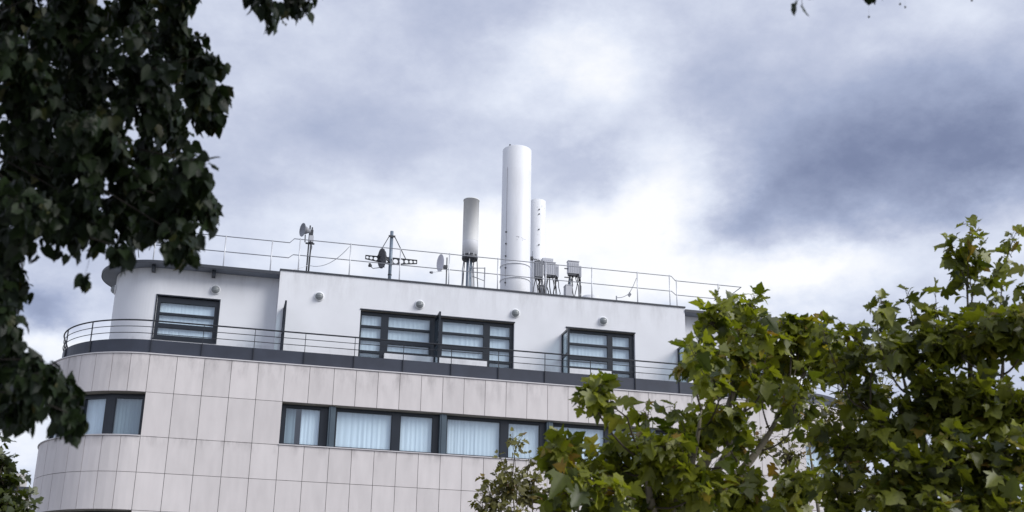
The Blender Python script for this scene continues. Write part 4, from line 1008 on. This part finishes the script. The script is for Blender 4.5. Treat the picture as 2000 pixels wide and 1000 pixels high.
# ---- plane trees on the right
pg = leaf_set(PLANE_HALF, 12, 31, 0.18, 0.42, 0.075)
def plane_tree(name, label, base, leafmat, size, stems, shoots, fills, spacing, geos=pg, bark='bark', crotch=3.0, petiole=0.062, group=None, r0=0.007, trunk_r=0.13, nobj=300, upn=0.62, dens=1.9):
    t = Tree(name, label, base, leafmat, 'twig', geos, size, group); g = t.rng; b = t.base
    cr_ = b+Vector((0, 0, crotch))
    t.limb([b, b+Vector((0.02, 0.01, crotch*.35)), b+Vector((-.02, 0.02, crotch*.7)), cr_], [trunk_r*1.25, trunk_r, trunk_r*.92, trunk_r*.8], bark, 'trunk')
    nodes = []
    for (px, py, dep) in stems:
        e = dp(px, py, dep); pts = crom(cr_, e, ((e.x-cr_.x)*0.12, (e.y-cr_.y)*0.12, -0.1), 8)
        t.limb(pts, [trunk_r*.55*(1-0.9*k/8) for k in range(9)], bark); nodes += pts[2:]
    def attach(p):
        q = min(nodes, key=lambda v: (v-p).length+max(0, v.z-p.z)*2)
        if (q-p).length > 0.12: t.tw.tube(crom(q, p, (0, 0, -0.12*(q-p).length), 5), [r0*1.5, r0*1.4, r0*1.3, r0*1.2, r0*1.1, r0], 5, caps=False)
    for (ax, ay, bx, by, sp, dep) in shoots:
        a = dp(ax, ay, dep); e = dp(bx, by, dep+g.uniform(-.15, .15)); w = sp/FPX*dep
        attach(a); bend = Vector((g.gauss(0, .06), g.gauss(0, .06), 0))
        t.shoot(crom(a, e, bend, 7), r0, spacing, petiole, droop=0.55, start=0.06, upn=upn, face=0.25)
        for k in range(int(sp/7)):                       # side twigs
            u = g.uniform(0.1, 0.9); s0 = a.lerp(e, u)
            off = Vector((g.uniform(-1, 1), g.uniform(-1.3, 1.3), g.uniform(-.3, .8)))*w*0.85*(1.05-0.5*u)
            t.shoot(crom(s0, s0+off, (0, 0, 0.05), 4), r0*.6, spacing, petiole, droop=0.6, start=0.15, upn=upn, face=0.25)
    for (px, py, r, dep, n) in fills:
        c_ = dp(px, py, dep); rm = r/FPX*dep; attach(c_+Vector((0, 0, -.5*rm)))
        for k in range(int(n*dens)):
            d_ = Vector((g.uniform(-1, 1), g.uniform(-1.5, 1.5), g.uniform(-1, 1)))
            if d_.length > 1.3: d_ *= 0.8
            s0 = c_+Vector((-d_.x*.2, -d_.y*.2, -.45))*rm
            t.shoot(crom(s0, c_+d_*rm*.8, (0, 0, 0.05*rm), 5), r0*.7, spacing*1.1, petiole, droop=0.6, start=0.15, upn=upn, face=0.25)
    t.finish(nobj); return t
A_SH = [(1225, 815, 1150, 742, 30, 9.2), (1180, 975, 1088, 850, 42, 9.6), (1240, 975, 1100, 930, 45, 9.0), (1290, 930, 1262, 800, 42, 9.8), (1345, 900, 1312, 790, 40, 9.3),
        (1420, 850, 1362, 655, 42, 9.6), (1405, 780, 1345, 670, 26, 9.0), (1425, 800, 1395, 580, 34, 9.8), (1450, 770, 1472, 572, 32, 10.2), (1485, 770, 1440, 640, 34, 9.6),
        (1490, 800, 1532, 630, 34, 10.0), (1505, 800, 1600, 622, 36, 10.4), (1540, 850, 1572, 710, 34, 10.0), (1440, 900, 1395, 775, 50, 9.3)]
A_FI = [(1392, 618, 38, 9.8, 5), (1470, 596, 34, 10.0, 4), (1545, 640, 36, 10.2, 4), (1600, 645, 38, 10.4, 4), (1350, 700, 40, 9.4, 5), (1440, 690, 40, 9.7, 4), (1155, 768, 34, 9.2, 5), (1085, 880, 34, 9.4, 5), (1110, 940, 44, 9.4, 5), (1215, 890, 60, 9.6, 7), (1290, 880, 65, 9.2, 8), (1370, 830, 60, 9.8, 8), (1180, 990, 55, 9.2, 6), (1270, 970, 70, 9.8, 9), (1360, 930, 75, 9.2, 10), (1440, 850, 55, 10.2, 5), (1450, 960, 75, 9.6, 9), (1410, 720, 52, 10.0, 6), (1545, 960, 70, 10.2, 7), (1100, 985, 38, 9.6, 4), (1525, 690, 45, 10.4, 3), (1470, 640, 40, 9.8, 4), (1560, 660, 48, 10.2, 5), (1600, 700, 50, 10.4, 5), (1500, 740, 50, 10.6, 4), (1560, 800, 50, 10.6, 4), (1430, 610, 36, 10, 4)]
plane_tree('plane_tree', 'bright green plane tree in front of the right half of the hotel', (3.75, -22.0, 0.12), 'plane_leaf', 0.132,
           [(1465, 760, 9.8), (1370, 800, 9.5), (1260, 900, 9.4), (1540, 760, 10.2), (1190, 970, 9.4), (1460, 640, 9.9)], A_SH, A_FI, 0.043)
B_SH = [(1660, 780, 1605, 640, 36, 9.0), (1700, 740, 1668, 655, 26, 8.8), (1735, 720, 1722, 580, 34, 8.6), (1790, 700, 1768, 565, 34, 9.0), (1830, 690, 1826, 560, 34, 8.7), (1892, 640, 1896, 432, 24, 8.8),
        (1888, 560, 1852, 470, 26, 8.8), (1900, 570, 1916, 480, 22, 8.8), (1955, 620, 1985, 452, 30, 8.4), (1990, 700, 2010, 520, 45, 8.2), (1935, 700, 1948, 590, 42, 8.6), (1880, 700, 1880, 610, 40, 8.4)]
B_FI = [(1640, 690, 48, 9.4, 5), (1660, 640, 34, 9.2, 3), (1690, 760, 60, 9.2, 6), (1760, 680, 65, 8.8, 9), (1830, 660, 70, 8.6, 10), (1920, 660, 75, 8.4, 12), (1990, 640, 80, 8.2, 11), (1650, 860, 70, 9.2, 7), (1730, 830, 75, 8.8, 10), (1820, 780, 85, 8.6, 13), (1910, 780, 90, 8.4, 15),
        (1985, 790, 85, 8.2, 13), (1640, 970, 80, 9.2, 10), (1740, 940, 90, 8.6, 14), (1840, 900, 95, 8.4, 16), (1940, 900, 100, 8.2, 17), (1830, 990, 85, 8.2, 12), (1960, 990, 80, 8.0, 12)]
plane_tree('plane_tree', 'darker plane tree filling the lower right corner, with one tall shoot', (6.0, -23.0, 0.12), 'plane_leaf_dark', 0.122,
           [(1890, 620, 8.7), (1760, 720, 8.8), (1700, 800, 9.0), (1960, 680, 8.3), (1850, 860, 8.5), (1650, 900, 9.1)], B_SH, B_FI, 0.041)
sg = leaf_set(SMALL_HALF, 4, 61, 0.3, 0.3, 0.05)
C_SH = [(1010, 1000, 1000, 842, 34, 21), (1000, 950, 970, 885, 28, 21), (980, 1000, 945, 930, 32, 21), (1020, 970, 1035, 885, 32, 21.4), (1030, 1010, 1060, 910, 36, 21.4), (1005, 890, 1022, 850, 24, 21), (960, 1010, 930, 975, 28, 21)]
C_FI = [(990, 940, 48, 21, 12), (960, 975, 38, 21, 9), (1030, 950, 48, 21.5, 11), (1065, 965, 45, 21.5, 9), (1000, 990, 50, 21, 10)]
plane_tree('small_leaved_tree', 'sparse brownish small-leaved tree top in front of the lower cladding', tuple(Vector((dp(1020, 1000, 21).x+.3, -11+0.2, 0.12))), 'small_leaf', 0.118,
           [(1000, 930, 21), (960, 980, 21), (1040, 950, 21.4)], C_SH, C_FI, 0.075, geos=sg, crotch=2.6, petiole=0.05, r0=0.008, trunk_r=0.09)
D_FI = [(1510, 720, 45, 20, 6), (1640, 680, 40, 20, 5), (1720, 760, 50, 20, 6), (1580, 700, 45, 20, 6), (1560, 760, 50, 20, 6), (1620, 720, 45, 20, 6), (1660, 790, 60, 20, 9), (1600, 830, 60, 20, 8), (1700, 860, 60, 20, 8), (1540, 880, 50, 20, 6), (1490, 860, 40, 20, 4), (1600, 930, 60, 20, 8), (1690, 960, 60, 20, 8)]
plane_tree('small_leaved_tree', 'background tree seen through the gaps between the two plane trees', tuple(Vector((dp(1620, 1000, 20).x, -12, 0.12))), 'small_leaf', 0.12,
           [(1570, 780, 20), (1640, 740, 20), (1680, 850, 20), (1540, 860, 20)], [], D_FI, 0.09, geos=sg, crotch=3.2, petiole=0.06, r0=0.010, trunk_r=0.1, nobj=300, dens=3.0)
E_SH = [(25, 1010, 42, 925, 18, 14), (5, 1000, -5, 860, 22, 14), (15, 960, 18, 895, 18, 14), (45, 1020, 58, 965, 16, 14)]
E_FI = [(5, 955, 38, 14, 8), (15, 1005, 45, 14, 9), (-20, 900, 50, 14, 8), (-10, 990, 60, 14, 9)]
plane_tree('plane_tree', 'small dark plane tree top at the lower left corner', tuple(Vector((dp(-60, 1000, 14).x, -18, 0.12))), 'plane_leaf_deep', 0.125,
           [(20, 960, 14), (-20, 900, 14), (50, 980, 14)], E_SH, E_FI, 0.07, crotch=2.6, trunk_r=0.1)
